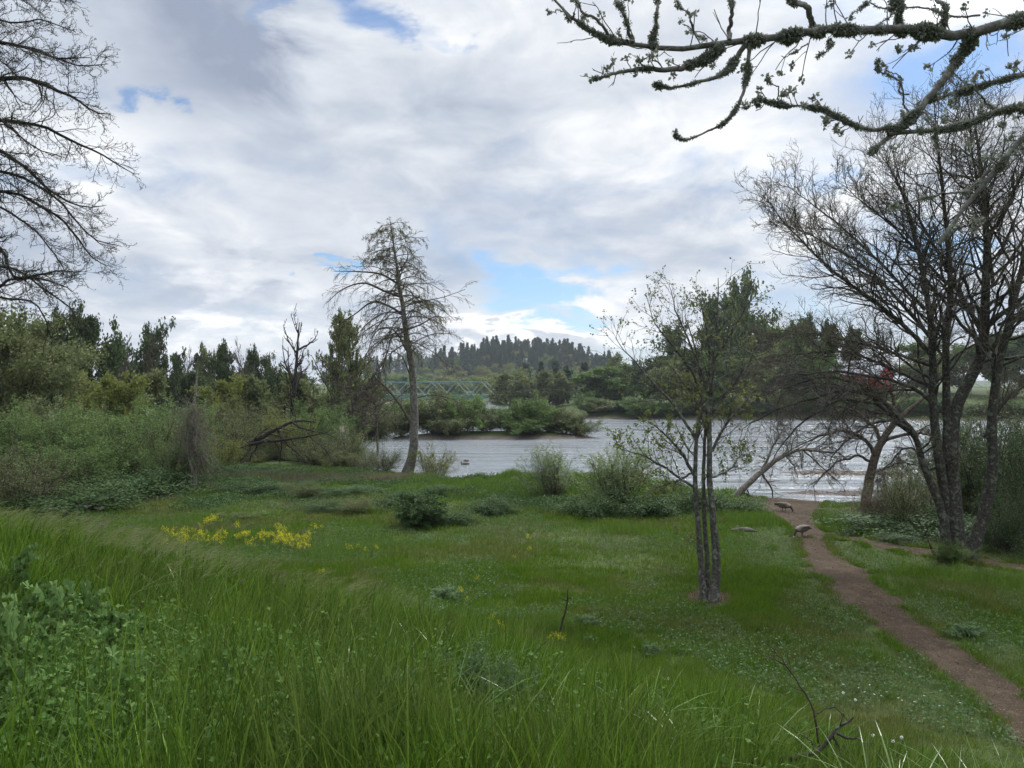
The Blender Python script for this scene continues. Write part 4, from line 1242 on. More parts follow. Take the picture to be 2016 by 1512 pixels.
# the far bank
GF = 'trees of the far bank'
for a in [
    ('leafy_tree', 'round', 'rounded yellowish tree at right end of the bridge', 1003, 738, 300, 20.2),
    ('leafy_tree', 'broad_olive', 'tall yellowish tree behind the rounded one by the bridge', 1018, 728, 330, 18.9),
    ('leafy_tree', 'broad_olive', 'brownish thin tree left of the dense rounded park tree', 1045, 748, 290, 13.5),
    ('leafy_tree', 'round', 'dense rounded park tree on the far lawn', 1080, 734, 272, 16.2),
    ('conifer_tree', 'conifer', 'dark conifer right of the dense rounded park tree', 1118, 722, 300, 14.9),
    ('conifer_tree', 'conifer', 'dark conifer top behind the dense rounded park tree', 1088, 712, 380, 16.2),
    ('conifer_tree', 'conifer_b', 'thin dark conifer behind the brownish thin tree', 1064, 714, 380, 12.2),
    ('conifer_tree', 'conifer', 'dark conifer top left of the thin dark conifer', 1032, 718, 380, 16.2),
    ('bare_tree', 'bare', 'pale grey bare tree between two dark conifers on the far bank', 1138, 728, 320, 16.2),
    ('conifer_tree', 'conifer', 'dark conifer behind the round green tree on the far bank', 1155, 716, 330, 13.5),
    ('leafy_tree', 'round_green', 'round green tree above the round waterside willow', 1176, 732, 285, 23.0),
    ('willow_bush', 'willow_round', 'round green willow bush at the far water edge', 1165, 779, 226, 13.5),
    ('leafy_tree', 'broad', 'large green tree right of the round green tree', 1225, 718, 275, 23.0),
    ('poplar_tree', 'column_olive', 'slim poplar above the large green tree', 1200, 698, 340, 12.2),
    ('conifer_tree', 'conifer', 'small dark conifer top far behind the slim poplar', 1248, 712, 360, 12.2),
    ('leafy_tree', 'broad', 'green tree behind the left twigs of the small meadow tree', 1268, 735, 255, 18.9),
    ('leafy_tree', 'broad_dark', 'dark tree low behind the left twigs of the small meadow tree', 1300, 705, 250, 17.6),
    ('cottonwood_tree', 'column_b', 'dark cottonwood left of the tallest far one', 1345, 640, 238, 13.5),
    ('cottonwood_tree', 'column_b', 'tallest dark cottonwood across the river', 1432, 546, 232, 17.5),
    ('cottonwood_tree', 'column', 'tall dark cottonwood just left of the tallest one', 1390, 600, 236, 14.5),
    ('cottonwood_tree', 'column_b', 'dark cottonwood spreading right of the tallest one', 1492, 592, 240, 16.5),
    ('leafy_tree', 'broad_dark', 'dark leafy tree below the cottonwoods, behind small meadow tree', 1380, 690, 225, 21.6),
    ('leafy_tree', 'broad_dark', 'dark leafy tree right of the cottonwood feet', 1470, 690, 224, 21.6),
    ('leafy_tree', 'broad', 'mid-green leafy tree right of the cottonwoods', 1545, 640, 240, 24.3),
    ('leafy_tree', 'broad', 'green tree filling the gap right below the cottonwood spreading right', 1520, 645, 236, 19),
    ('leafy_tree', 'broad_olive', 'olive tree between cottonwoods and red barn, left of the two dark narrow trees', 1566, 655, 240, 14),
    ('leafy_tree', 'broad_olive', 'olive waterside tree behind the left crown half of the small meadow tree', 1325, 705, 222, 17),
    ('leafy_tree', 'broad', 'green waterside tree right behind the trunk of the small meadow tree', 1425, 700, 220, 17),
    ('leafy_tree', 'broad_olive', 'olive waterside tree left of the leaning bleached trunk top', 1510, 690, 219, 17),
    ('leafy_tree', 'broad', 'green waterside tree above the leaning bleached trunk top', 1600, 690, 219, 15),
    ('poplar_tree', 'column', 'dark narrow tree behind the mid-green leafy tree', 1590, 625, 262, 12.2),
    ('poplar_tree', 'column', 'dark narrow tree left of the red barn', 1612, 640, 258, 10.8),
    ('leafy_tree', 'broad_dark', 'dark leafy tree low in front of the red barn, left', 1560, 715, 222, 20.2),
    ('leafy_tree', 'broad_dark', 'dark low tree below the red barn', 1640, 752, 222, 17.6),
    ('leafy_tree', 'broad_olive', 'olive tree right of the red barn', 1822, 700, 245, 20.2),
    ('leafy_tree', 'broad_dark', 'dark low tree right below the red barn', 1720, 765, 222, 16.2),
    ('leafy_tree', 'broad', 'green tree behind the stems of the big multi-stemmed tree', 1830, 670, 255, 21.6),
    ('leafy_tree', 'broad_olive', 'olive tree behind the right stems of the big tree', 1900, 685, 250, 20.2),
    ('leafy_tree', 'broad', 'green far tree close to the right edge', 1965, 660, 250, 24.3),
    ('leafy_tree', 'broad_dark', 'dark far tree at the right edge', 2030, 660, 240, 24.3),
    ('poplar_tree', 'column', 'dark narrow far tree behind the barn roof', 1668, 650, 300, 12.2),
    ('leafy_tree', 'broad_olive', 'brown-green tree in the gap left of the bridge end', 900, 745, 560, 32.4),
    ('leafy_tree', 'yellow', 'yellow-green tree above the bridge span', 945, 742, 600, 32.4),
    ('leafy_tree', 'broad_olive', 'olive tree left of the yellow-green one above the bridge', 870, 742, 600, 32.4),
    ('leafy_tree', 'yellow', 'yellow-green tree left above the bridge', 838, 748, 590, 29.7),
    ('leafy_tree', 'broad', 'green tree behind the left end of the bridge', 800, 740, 590, 35.1),
    ('leafy_tree', 'yellow', 'pale yellow tree just left of the rounded yellowish trees', 975, 738, 480, 20.2),
    ('leafy_tree', 'broad_dark', 'dark tree low below the right end of the bridge', 985, 786, 400, 12.2),
]:
    plant(a[0], a[1], a[2], 'tree' if 'bush' not in a[0] else 'bush', *a[3:], group=GF)
for i, px in enumerate(range(1190, 2080, 44)):
    px = px + random.uniform(-12, 12)
    plant('waterside_shrub', ['willow_far_olive', 'dark_bush', 'willow_far', 'dark_bush'][i % 4], 'dark low shrub in the row along the far waterline', 'shrub', px, random.uniform(768, 795) if px < 1700 else random.uniform(776, 798),
          215 + (0 if px > 1250 else 8) - (px - 1200) * 0.008, random.uniform(10, 14), group='low shrubs along the far waterline')

# the wooded hill
for key, nm in (('conifer', 'hill_conifer'), ('conifer_b', 'hill_conifer'), ('broad', 'hill_tree'), ('yellow', 'hill_tree'), ('broad_olive', 'hill_tree')):
    pass


def merged(key):
    parts = proto(key)
    me = bpy.data.meshes.new('hill_tree')
    import bmesh
    bm = bmesh.new()
    o_mats = []
    for i, (pn, m_, mt) in enumerate(parts):
        if pn == 'branches':
            continue
        n0 = len(bm.faces)
        bm.from_mesh(m_)
        bm.faces.ensure_lookup_table()
        for f in bm.faces[n0:]:
            f.material_index = len(o_mats)
        o_mats.append(mt)
    bm.to_mesh(me)
    bm.free()
    for mt in o_mats:
        me.materials.append(mt)
    return me


HM = {k: merged(k) for k in ('conifer', 'conifer_b', 'broad', 'yellow', 'broad_olive')}


def hill_tree(key, x, y, h, w, name, label, group):
    o = bpy.data.objects.new(name, HM[key])
    COL.objects.link(o)
    o.location = (x, y, float(gz(x, y)) - 0.3)
    o.scale = (w, w, h)
    o.rotation_euler = (0, 0, R.random() * 6.28)
    tag(o, label, 'tree', group)


cnt = 0
while cnt < 260:
    x, y = R.uniform(-100, 155), R.uniform(800, 970)
    if gz(x, y) < 17:
        continue
    hill_tree('conifer' if R.random() < .6 else 'conifer_b', x, y, R.uniform(14, 26) * (1.25 if R.random() < .15 else 1), R.uniform(12, 19), 'hill_conifer', 'dark conifer in the wood crowning the far hill', 'conifers on the far hill')
    cnt += 1
for _ in range(110):
    x, y = R.uniform(-280, -80), R.uniform(1080, 1260)
    hill_tree('conifer' if R.random() < .7 else 'broad', x, y, R.uniform(18, 28), R.uniform(10, 14), 'ridge_conifer', 'blue-green conifer on the second ridge left of the far hill', 'trees on the second ridge')
for _ in range(300):
    x, y = R.uniform(-150, 185), R.uniform(600, 890)
    hill_tree(['broad', 'yellow', 'yellow', 'broad_olive'][R.integers(0, 4)], x, y, R.uniform(9, 16), R.uniform(12, 18), 'hill_tree', 'pale green leafy tree on the lower slope of the far hill', 'leafy trees on the far hill')
# ------------------------------------------------------------------ trees whose limbs are placed one by one
def limb(pts, y, n=22):
    """pts: photo pixels, optionally with their own distance"""
    return curve_pts([W(p[0], p[1], p[2] if len(p) > 2 else y) for p in pts], n)


def pack(limbs, y, n=22):
    P, Rr = [], []
    for pts, r0, r1 in limbs:
        P.append(limb(pts, y, n))
        Rr.append(np.linspace(1, 0, n) ** 0.8 * (r0 - r1) + r1)
    return np.array(P), np.array(Rr)


def roughen(P, amt):
    """small bends along hand-placed limbs, ends kept"""
    m, n, _ = P.shape
    q = np.cumsum(R.normal(size=P.shape), axis=1)
    q -= q[:, :1]
    t = np.linspace(0, 1, n)[None, :, None]
    q -= q[:, -1:] * t
    return P + q * amt


def put(t, name, me, mat):
    """mesh given in world coordinates, parented to its thing"""
    me.transform(Matrix.Translation(-t.location))
    return obj(name, me, mat, t)


def wood_part(t, name, lv, ks, mat):
    B = Build()
    for (p, r), k in zip(lv, ks):
        tubes(B, p, r, k)
    return put(t, name, B.mesh(name, True), mat)


def leaf_part(t, name, sets, size, mat, aspect=0.4, up=0.1, droop=0.0):
    B = Build()
    for C, dd in sets:
        leaves(B, C, size, aspect, up=up, droop=droop)
    return put(t, name, B.mesh(name), mat)


def tips(P, per, jit):
    return np.repeat(P[:, -1], per, 0) + R.normal(size=(len(P) * per, 3)) * jit


# --- alder leaning by the river
g = at(800, 62)
t = thing('alder_tree', 'tall slender leaning alder with drooping thin branches standing alone before the river', 'tree', g - [0, 0, .1])
P, r_ = pack([([(800, 940), (810, 890), (813, 850), (812, 800), (809, 740), (800, 670), (790, 600), (783, 550), (776, 500), (772, 460), (768, 434)], 0.50, 0.03)], 62, 40)
r_[0] = np.interp(np.linspace(0, 1, 40), [0, .08, .3, .5, .7, .9, 1], [0.54, 0.37, 0.31, 0.25, 0.17, 0.07, 0.02])
P = roughen(P, 0.03)
trunk_lv = (P, r_)
lims = [([(790, 585), (760, 575), (720, 560), (680, 575), (655, 600)], .11, .02), ([(785, 560), (750, 540), (700, 535), (660, 535)], .10, .02),
        ([(793, 620), (770, 605), (735, 595), (700, 620), (670, 640)], .11, .02), ([(780, 545), (800, 500), (785, 470)], .08, .015),
        ([(797, 650), (830, 640), (860, 625), (880, 630)], .08, .015), ([(790, 600), (820, 585), (845, 600)], .07, .012),
        ([(800, 690), (775, 650), (740, 650), (720, 690)], .08, .015), ([(797, 645), (775, 660), (765, 700), (755, 740)], .06, .012),
        ([(812, 840), (792, 805), (766, 772), (735, 742)], .13, .05), ([(812, 785), (850, 778), (890, 785), (920, 800)], .05, .012),
        ([(810, 760), (780, 790), (765, 830), (760, 850)], .04, .01), ([(806, 720), (815, 690), (845, 675)], .06, .012),
        ([(808, 740), (790, 700), (760, 690)], .06, .012)]
PL, rl = pack(lims, 62, 14)
PL[:, :, 1] += (R.uniform(-1.8, 1.8, (len(lims), 1)) * np.linspace(0, 1, 14)[None])
prof = lambda q: np.interp(q, [.44, .55, .65, .72, .8, .9, 1], [2.8, 3.8, 4.0, 3.0, 2.3, 2.0, 1.3]) / 21.0
S, D, L, rr = spawn(P, r_, 95, 0.5, 0.995, 62, 1.0, 0, 0.4, angv=12, minr=0.022, prof=prof)
A1 = grow(S, D, L * 1.2, np.minimum(rr, 0.05), 9, 0.09, -0.15, 0.4)
A1b = (PL, rl)
S, D, L, rr = [np.concatenate(q) for q in zip(spawn(*A1, 8, 0.2, 1, 42, 0.38, 0.4, 0.5, minr=0.014), spawn(*A1b, 14, 0.3, 1, 45, 0.34, 0.4, 0.3, minr=0.014))]
A2 = grow(S, D, L, rr, 5, 0.12, -0.09, 0.5)
S, D, L, rr = spawn(*A2, 6, 0.2, 1, 40, 0.5, 0.3, 0.6, minr=0.012)
A3 = grow(S, D, L, np.minimum(rr, .014), 4, 0.14, -0.14, 0.6)
wood_part(t, 'trunk', [trunk_lv], [12], MAT['bark_grey'])
wood_part(t, 'branches', [A1, A1b, A2, A3], [5, 6, 3, 3], MAT['bark_brown'])
top = A3[0][A3[0][:, 0, 2] > 10]
leaf_part(t, 'crown', [along(top, 2, 0.05)], 0.085, MAT['leaf_olive'])

# --- small many-stemmed tree in the meadow
g = on_plane(1392, 1182, float(gz(5.6, 22.2)))
t = thing('meadow_tree', 'small grey three-stemmed tree with sparse new leaves standing in the meadow', 'tree', [g[0], g[1], gz(g[0], g[1])])
Y0 = 22.0
st = [([(1386, 1182), (1380, 1110), (1374, 1020), (1369, 940), (1372, 850), (1378, 780), (1370, 700), (1352, 630)], .105, .012),
      ([(1402, 1182), (1408, 1120), (1404, 1050), (1397, 960), (1394, 880), (1396, 800), (1402, 700), (1410, 600), (1412, 548)], .125, .010),
      ([(1394, 1182), (1392, 1100), (1386, 1000), (1388, 900), (1393, 820)], .085, .04),
      ([(1410, 1170), (1412, 1090), (1400, 1010), (1392, 950)], .06, .05)]
br = [([(1369, 940), (1345, 900), (1300, 850), (1270, 830)], .055, .01), ([(1372, 870), (1330, 800), (1290, 750), (1240, 690), (1222, 660)], .05, .008),
      ([(1370, 960), (1320, 930), (1270, 900), (1210, 880)], .045, .008), ([(1394, 900), (1430, 840), (1480, 790), (1520, 770)], .05, .008),
      ([(1396, 820), (1440, 740), (1470, 690), (1500, 660)], .045, .008), ([(1396, 780), (1370, 700), (1330, 620), (1315, 570)], .045, .007),
      ([(1400, 720), (1440, 640), (1460, 590)], .035, .007), ([(1375, 760), (1330, 700), (1280, 650), (1262, 610)], .04, .007),
      ([(1394, 860), (1370, 790), (1340, 740), (1300, 700)], .04, .007), ([(1398, 740), (1385, 660), (1372, 590)], .035, .006),
      ([(1370, 930), (1350, 940), (1300, 960), (1280, 950)], .035, .006), ([(1398, 940), (1440, 930), (1475, 900), (1500, 905)], .035, .006),
      ([(1378, 1100), (1360, 1060), (1340, 1050)], .012, .004)]
P0, r0 = pack(st, Y0, 30)
P0 = roughen(P0, 0.008)
P0[:, :, 1] += np.array([0, -.1, .12, -.15])[:, None]
P1, r1 = pack(br, Y0, 16)
P1[:, :, 1] += R.uniform(-1.6, 1.6, (len(br), 1)) * np.linspace(0, 1, 16)[None]
P1 = roughen(P1, 0.02)
q = spawn(P0, r0, [16, 20, 5, 0], 0.5, 0.97, 45, 0.16, 0.3, 0.35, minr=0.008)
q2 = spawn(P1, r1, [16] * 12 + [4], 0.2, 1.0, 42, 0.36, 0.35, 0.4, minr=0.007)
S, D, L, rr = [np.concatenate(z) for z in zip(q, q2)]
A2 = grow(S, D, L, rr, 6, 0.14, 0.05, 0.5)
S, D, L, rr = spawn(*A2, 5, 0.15, 1.0, 42, 0.45, 0.3, 0.6, minr=0.005)
A3 = grow(S, D, L, np.minimum(rr, .006), 4, 0.14, 0.06, 0.6)
r0 *= .9; r0[:, :4] *= np.array([1.7, 1.3, 1.12, 1.04])
wood_part(t, 'trunk', [(P0, r0)], [9], MAT['bark_mid'])
wood_part(t, 'branches', [(P1, r1), A2, A3], [6, 4, 3], MAT['bark_mid'])
lowm = A3[0][:, 0, 2] < W(1390, 760, Y0)[2]
C = np.concatenate([tips(A3[0][R.random(len(A3[0])) < 0.75], 5, 0.035), along(A3[0], 1, 0.015)[0]])
CL = tips(A3[0][lowm], 5, 0.04)
B = Build(); leaves(B, C, 0.062, 0.40, up=0.3); put(t, 'crown', B.mesh('crown'), MAT['leaf_olive'])
B = Build(); leaves(B, CL[R.random(len(CL)) < 0.6], 0.075, 0.42, up=0.1, droop=0.3); put(t, 'young_leaves', B.mesh('young_leaves'), MAT['leaf_yellow'])

# --- tall multi-stemmed bare tree on the right
g = on_plane(1878, 1098)
t = thing('multi_stemmed_tree', 'tall dark bare tree with several stems fanning from one base beside the path', 'tree', [g[0], g[1], gz(g[0], g[1])])
Y0 = g[1]
st = [([(1866, 1105), (1850, 1010), (1822, 920), (1805, 860), (1775, 832), (1735, 795), (1700, 760)], .22, .03),
      ([(1874, 1105), (1868, 1000), (1850, 900), (1838, 800), (1832, 700), (1820, 600), (1795, 500), (1765, 400), (1725, 320)], .24, .015),
      ([(1885, 1105), (1880, 980), (1876, 880), (1888, 800), (1920, 740), (1945, 680), (1955, 560), (1960, 450), (1952, 300), (1940, 190)], .34, .015),
      ([(1900, 1100), (1928, 1010), (1942, 920), (1936, 830), (1946, 740), (1966, 640), (1992, 520), (2020, 400), (2044, 260)], .25, .015),
      ([(1880, 1105), (1872, 960), (1866, 840), (1862, 700), (1866, 560), (1852, 450), (1832, 330), (1815, 210)], .22, .012)]
br = [([(1835, 700), (1785, 650), (1710, 590), (1640, 540), (1580, 490), (1530, 440), (1500, 400)], .11, .010),
      ([(1828, 660), (1780, 600), (1700, 520), (1620, 470), (1540, 430)], .09, .010),
      ([(1822, 610), (1760, 520), (1690, 430), (1630, 370), (1590, 330)], .085, .010),
      ([(1945, 680), (1890, 570), (1835, 460), (1785, 360), (1740, 290)], .10, .010),
      ([(1866, 560), (1800, 470), (1740, 400), (1680, 340)], .075, .010),
      ([(1955, 560), (1915, 430), (1880, 320), (1850, 220)], .08, .010),
      ([(1960, 450), (2000, 350), (2030, 240), (2045, 160)], .07, .010),
      ([(1950, 640), (2020, 560), (2100, 470), (2160, 400)], .09, .012), ([(1966, 640), (2050, 600), (2140, 560)], .08, .012),
      ([(1938, 860), (1990, 800), (2060, 760), (2130, 745)], .08, .012), ([(1992, 520), (1950, 430), (1920, 340), (1905, 250)], .06, .010),
      ([(1832, 720), (1770, 690), (1700, 665), (1620, 650), (1560, 655)], .08, .010), ([(1838, 760), (1780, 730), (1700, 694), (1600, 695), (1510, 706)], .08, .010)]
dn_ = [([(1805, 860), (1760, 800), (1690, 770), (1610, 785), (1530, 815), (1480, 850)], .09, .008),
       ([(1775, 832), (1720, 770), (1650, 745), (1570, 760), (1490, 790)], .07, .008),
       ([(1790, 845), (1740, 830), (1690, 850), (1640, 890), (1620, 930)], .06, .008),
       ([(1735, 795), (1670, 790), (1600, 830), (1550, 880), (1530, 920)], .06, .008),
       ([(1845, 800), (1790, 760), (1720, 740), (1640, 730), (1540, 740), (1460, 745)], .07, .008),
       ([(1835, 780), (1780, 770), (1700, 800), (1650, 850)], .05, .008),
       ([(1812, 890), (1780, 880), (1740, 910), (1720, 940)], .04, .006)]
P0, r0 = pack(st, Y0, 34)
P0[:, :, 1] += R.uniform(-1.2, 1.2, (len(st), 1)) * np.linspace(0, 1, 34)[None] ** 1.5 + np.array([-.25, .1, 0, -.2, .3])[:, None] * .6
P0 = roughen(P0, 0.014)
P1, r1 = pack(br, Y0, 20)
P1[:, :, 1] += R.uniform(-2.6, 2.6, (len(br), 1)) * np.linspace(0, 1, 20)[None]
P1 = roughen(P1, 0.02)
P2, r2 = pack(dn_, Y0, 20)
P2[:, :, 1] += R.uniform(-2.4, 1.5, (len(dn_), 1)) * np.linspace(0, 1, 20)[None]
P2 = roughen(P2, 0.03)
ups = [spawn(P0, r0, [8, 44, 46, 38, 46], 0.40, 0.98, 42, 0.22, 0.35, 0.35, minr=0.012), spawn(P1, r1, 44, 0.12, 1, 38, 0.30, 0.35, 0.4, minr=0.011)]
S, D, L, rr = [np.concatenate(z) for z in zip(*ups)]
A2 = grow(S, D, L, rr, 8, 0.19, 0.045, 0.45)
S, D, L, rr = spawn(P2, r2, 24, 0.15, 1, 60, 0.36, 0.3, 0.4, angv=20, minr=0.010)
A2d = grow(S, D, L, rr, 9, 0.26, -0.02, 0.45)
S, D, L, rr = spawn(*A2, 8, 0.12, 1, 46, 0.42, 0.4, 0.55, minr=0.009)
A3 = grow(S, D, L, np.minimum(rr, .012), 6, 0.17, 0.06, 0.55)
S, D, L, rr = spawn(*A2d, 8, 0.12, 1, 58, 0.42, 0.4, 0.55, minr=0.009)
A3d = grow(S, D, L, np.minimum(rr, .010), 6, 0.26, -0.02, 0.55)
S, D, L, rr = spawn(*A3, 5, 0.15, 1, 40, 0.5, 0.3, 0.6, minr=0.006)
A4 = grow(S, D, L, np.minimum(rr, .007), 3, 0.12, 0.10, 0.6)
S, D, L, rr = spawn(*A3d, 4, 0.2, 1, 45, 0.5, 0.3, 0.6, minr=0.006)
A4d = grow(S, D, L, np.minimum(rr, .0065), 3, 0.2, 0.02, 0.6)
r0 *= .86; r0[:, :4] *= np.array([1.5, 1.25, 1.1, 1.03]); r1 *= .8
wood_part(t, 'trunk', [(P0, r0)], [11], MAT['bark_moss'])
wood_part(t, 'branches', [(P1, r1), (P2, r2), A2, A2d], [7, 7, 4, 4], MAT['bark_moss'])
wood_part(t, 'twigs', [A3, A3d, A4, A4d], [3, 3, 3, 3], MAT['twig_grey'])
B = Build()
leaves(B, tips(A4[0], 2, 0.012), 0.03, 0.35, up=0.4)
leaves(B, tips(A4d[0][R.random(len(A4d[0])) < .5], 1, 0.012), 0.03, 0.35)
put(t, 'buds', B.mesh('buds'), MAT['leaf_olive'])
# jagged broken stump at its foot
B = Build()
for _ in range(16):
    a = R.uniform(-.55, .35)
    b0 = np.array([g[0] - .35 + R.normal(0, .16), g[1] - .25 + R.normal(0, .14), float(gz(g[0], g[1])) - .1])
    tubes(B, np.array([[b0, b0 + [a * .3, R.normal(0, .05), R.uniform(.3, .5)], b0 + [a * .8, R.normal(0, .1), R.uniform(.5, .95)]]]), np.array([[.07, .05, .006]]), 5)
put(t, 'broken_shoots', B.mesh('broken_shoots', True), MAT['bark_brown'])
plant('young_shrub', 'willow', 'small leafy green shrub at the foot of the tall multi-stemmed tree', 'shrub', 1880, 1062, 27.2, 1.5)

# --- bare tree reaching in from the left
Y0 = 17.0
tr = np.array([W(-330, 772, Y0)[0], Y0])
t = thing('spreading_tree', 'dark bare tree reaching into the upper left with arching drooping limbs', 'tree', [tr[0], tr[1], float(gz(*tr)) - .1])
st = [([(-330, 1050), (-335, 700), (-325, 400), (-300, 100), (-290, -200), (-300, -420)], .42, .12)]
raw = [([(0, 180), (40, 168), (100, 172), (150, 190), (200, 212), (245, 240), (276, 244)], 60, .075), ([(0, 88), (50, 100), (100, 112), (170, 138), (237, 138)], 80, .05),
       ([(0, 60), (45, 65), (85, 80), (130, 92), (192, 88)], 60, .04), ([(0, 212), (60, 220), (100, 240), (150, 262), (215, 298), (234, 309)], 70, .06),
       ([(0, 295), (40, 312), (75, 335), (110, 370), (150, 395), (200, 410), (232, 405)], 60, .06), ([(0, 215), (40, 250), (70, 270), (110, 300), (166, 318)], 90, .04),
       ([(0, 360), (40, 380), (80, 410), (110, 450), (140, 490), (180, 505)], 60, .05), ([(0, 330), (60, 352), (110, 385), (135, 415), (180, 460), (232, 472)], 60, .045),
       ([(0, 400), (30, 418), (70, 445), (100, 480), (130, 530)], 50, .035), ([(0, 465), (40, 500), (55, 540), (100, 545), (150, 537), (196, 542)], 50, .055),
       ([(0, 570), (30, 548), (90, 545), (140, 560), (160, 575)], 0, .05), ([(0, 580), (40, 585), (60, 610), (70, 660)], 0, .04), ([(0, 5), (40, -6), (70, 0), (108, 10)], 60, .035),
       ([(0, -40), (60, -60), (120, -50)], 60, .04), ([(0, 130), (40, 135), (90, 165), (130, 205)], 70, .03), ([(0, 520), (50, 560), (100, 600), (120, 650)], 30, .035)]
lims = []
for pts, lift, r in raw:
    y0 = pts[0][1]
    lims.append(([(-320, y0 + lift + 40), (-200, y0 + lift * .6 - 10), (-100, y0 + lift * .2 - 12)] + [(p[0] * .96 - 18, p[1]) for p in pts], r * 1.35, .007))
P0, r0 = pack(st, Y0, 24)
P1, r1 = pack(lims, Y0, 26)
P1[:, :, 1] += R.uniform(-1.8, 1.8, (len(lims), 1)) * np.linspace(0, 1, 26)[None]
P1 = roughen(P1, 0.012)
S, D, L, rr = spawn(P1, r1, 32, 0.40, 0.97, 40, 0.16, 0.35, 0.35, angv=20, minr=0.006)
A2 = grow(S, D, L, rr, 8, 0.20, -0.02, 0.45)
S, D, L, rr = spawn(*A2, 6, 0.15, 1, 38, 0.42, 0.35, 0.55, minr=0.0055)
A3 = grow(S, D, L, np.minimum(rr, .006), 6, 0.22, 0.03, 0.55)
S, D, L, rr = spawn(*A3, 3.2, 0.2, 1, 42, 0.42, 0.3, 0.6, minr=0.0036)
A4 = grow(S, D, L, np.minimum(rr, .0038), 4, 0.12, 0.16, 0.7)
wood_part(t, 'trunk', [(P0, r0)], [12], MAT['bark_dark'])
wood_part(t, 'branches', [(P1, r1), A2], [7, 4], MAT['bark_dark'])
wood_part(t, 'twigs', [A3, A4], [3, 3], MAT['bark_dark'])
B = Build(); leaves(B, tips(A4[0], 2, 0.006), 0.026, 0.3, up=0.8); put(t, 'buds', B.mesh('buds'), MAT['leaf_dark'])

# --- mossy limbs hanging in from the upper right
Y0 = 6.2
tr = np.array([W(2700, 772, Y0)[0], Y0 - .3])
t = thing('mossy_tree', 'mossy lichen-covered limbs with leaf buds hanging into the upper right corner', 'tree', [tr[0], tr[1], float(gz(*tr)) - .1])
st = [([(2700, 1500), (2690, 1000), (2660, 600), (2640, 200), (2600, -300)], .24, .12)]
L1 = [([(2640, 330), (2400, 130), (2150, 45), (2016, 42), (1930, 68), (1870, 80), (1800, 66), (1700, 66), (1620, 62), (1560, 72), (1480, 78), (1400, 88), (1330, 96), (1260, 86), (1200, 78), (1160, 55), (1120, 28), (1090, -5)], .10, .014),
      ([(1620, 62), (1600, 40), (1580, 15), (1555, -20)], .04, .03), ([(1470, 82), (1440, 128), (1400, 160), (1340, 172), (1290, 162)], .035, .008),
      ([(1420, 92), (1370, 118), (1320, 135), (1260, 138), (1200, 142), (1165, 155)], .045, .014), ([(1474, 90), (1470, 150), (1455, 200), (1430, 245), (1390, 262), (1350, 274), (1330, 262)], .026, .006),
      ([(1290, 90), (1290, 50), (1297, 0), (1300, -30)], .026, .014), ([(1245, 84), (1235, 50), (1222, 20), (1205, -20)], .024, .016), ([(1235, 80), (1190, 50), (1150, 22), (1130, -10)], .022, .012),
      ([(1390, 76), (1365, 55), (1348, 20), (1335, -5)], .014, .006), ([(1436, 80), (1438, 45), (1440, 0), (1436, -30)], .030, .014), ([(1130, 25), (1120, 35), (1095, 22), (1075, 16)], .010, .005),
      ([(1920, 70), (1880, 125), (1835, 185), (1790, 235), (1755, 268), (1715, 300)], .055, .022),
      ([(1780, 248), (1700, 250), (1640, 232), (1590, 212), (1540, 203), (1495, 192)], .030, .006), ([(1540, 203), (1525, 180), (1512, 150)], .010, .005), ([(1500, 195), (1485, 203), (1466, 206)], .008, .004),
      ([(2400, 330), (2200, 270), (2060, 222), (1985, 214), (1920, 235), (1860, 250), (1790, 256), (1750, 262)], .05, .025),
      ([(2300, 120), (2100, 130), (2016, 145), (1940, 165), (1870, 185), (1830, 196)], .04, .014), ([(1990, 225), (1920, 190), (1890, 150), (1875, 120)], .014, .006),
      ([(1800, 225), (1770, 170), (1740, 135), (1732, 112)], .014, .006), ([(1790, 185), (1765, 155), (1745, 132)], .010, .004), ([(1850, 300), (1830, 240), (1810, 200)], .010, .004),
      ([(2500, 80), (2200, 180), (2060, 245), (2005, 275), (1965, 325), (1930, 370), (1900, 410), (1875, 450), (1850, 480)], .055, .022), ([(1950, 335), (1900, 375), (1840, 385), (1760, 405)], .018, .005),
      ([(1780, 65), (1770, 20), (1760, -30)], .03, .02), ([(1870, 75), (1860, 30), (1850, -20)], .035, .02), ([(1930, 30), (1850, 22), (1760, 8), (1710, 2)], .014, .007), ([(1762, 14), (1740, 40), (1724, 54)], .009, .005),
      ([(1715, 0), (1695, 18), (1678, 30)], .009, .005), ([(1636, 75), (1628, 95), (1612, 110)], .010, .005), ([(1590, 85), (1570, 100), (1540, 108)], .009, .004), ([(1805, 90), (1790, 98), (1770, 96)], .008, .004)]
P0, r0 = pack(st, Y0 - .3, 16)
P1, r1 = pack(L1, Y0, 36)
off = {0: 0, 11: .15, 12: .15, 15: .3, 16: .35, 21: .2}
r1 *= .64
P1 = roughen(P1, 0.0045)
P1[:, :, 1] += np.sin(np.linspace(0, 9, 36))[None] * 0.05
twq = spawn(P1[[0, 3, 12, 15, 16, 21]], r1[[0, 3, 12, 15, 16, 21]], [46, 16, 18, 30, 28, 28], 0.3, 0.98, 62, 0.05, 0.0, 0.3, minr=0.0045)
TW = grow(twq[0], twq[1], np.clip(twq[2], 0.12, 0.38), np.minimum(twq[3], .0055), 6, 0.16, 0.06, 0.6)
S, D, L, rr = spawn(*TW, 1.2, 0.4, 0.9, 40, 0.5, 0.2, 0.7, minr=0.0035)
TW2 = grow(S, D, L, rr, 4, 0.16, 0.08, 0.6)
wood_part(t, 'trunk', [(P0, r0)], [12], MAT['bark_moss'])
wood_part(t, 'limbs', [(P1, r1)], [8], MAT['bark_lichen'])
wood_part(t, 'twigs', [TW, TW2], [5, 4], MAT['bark_lichen'])
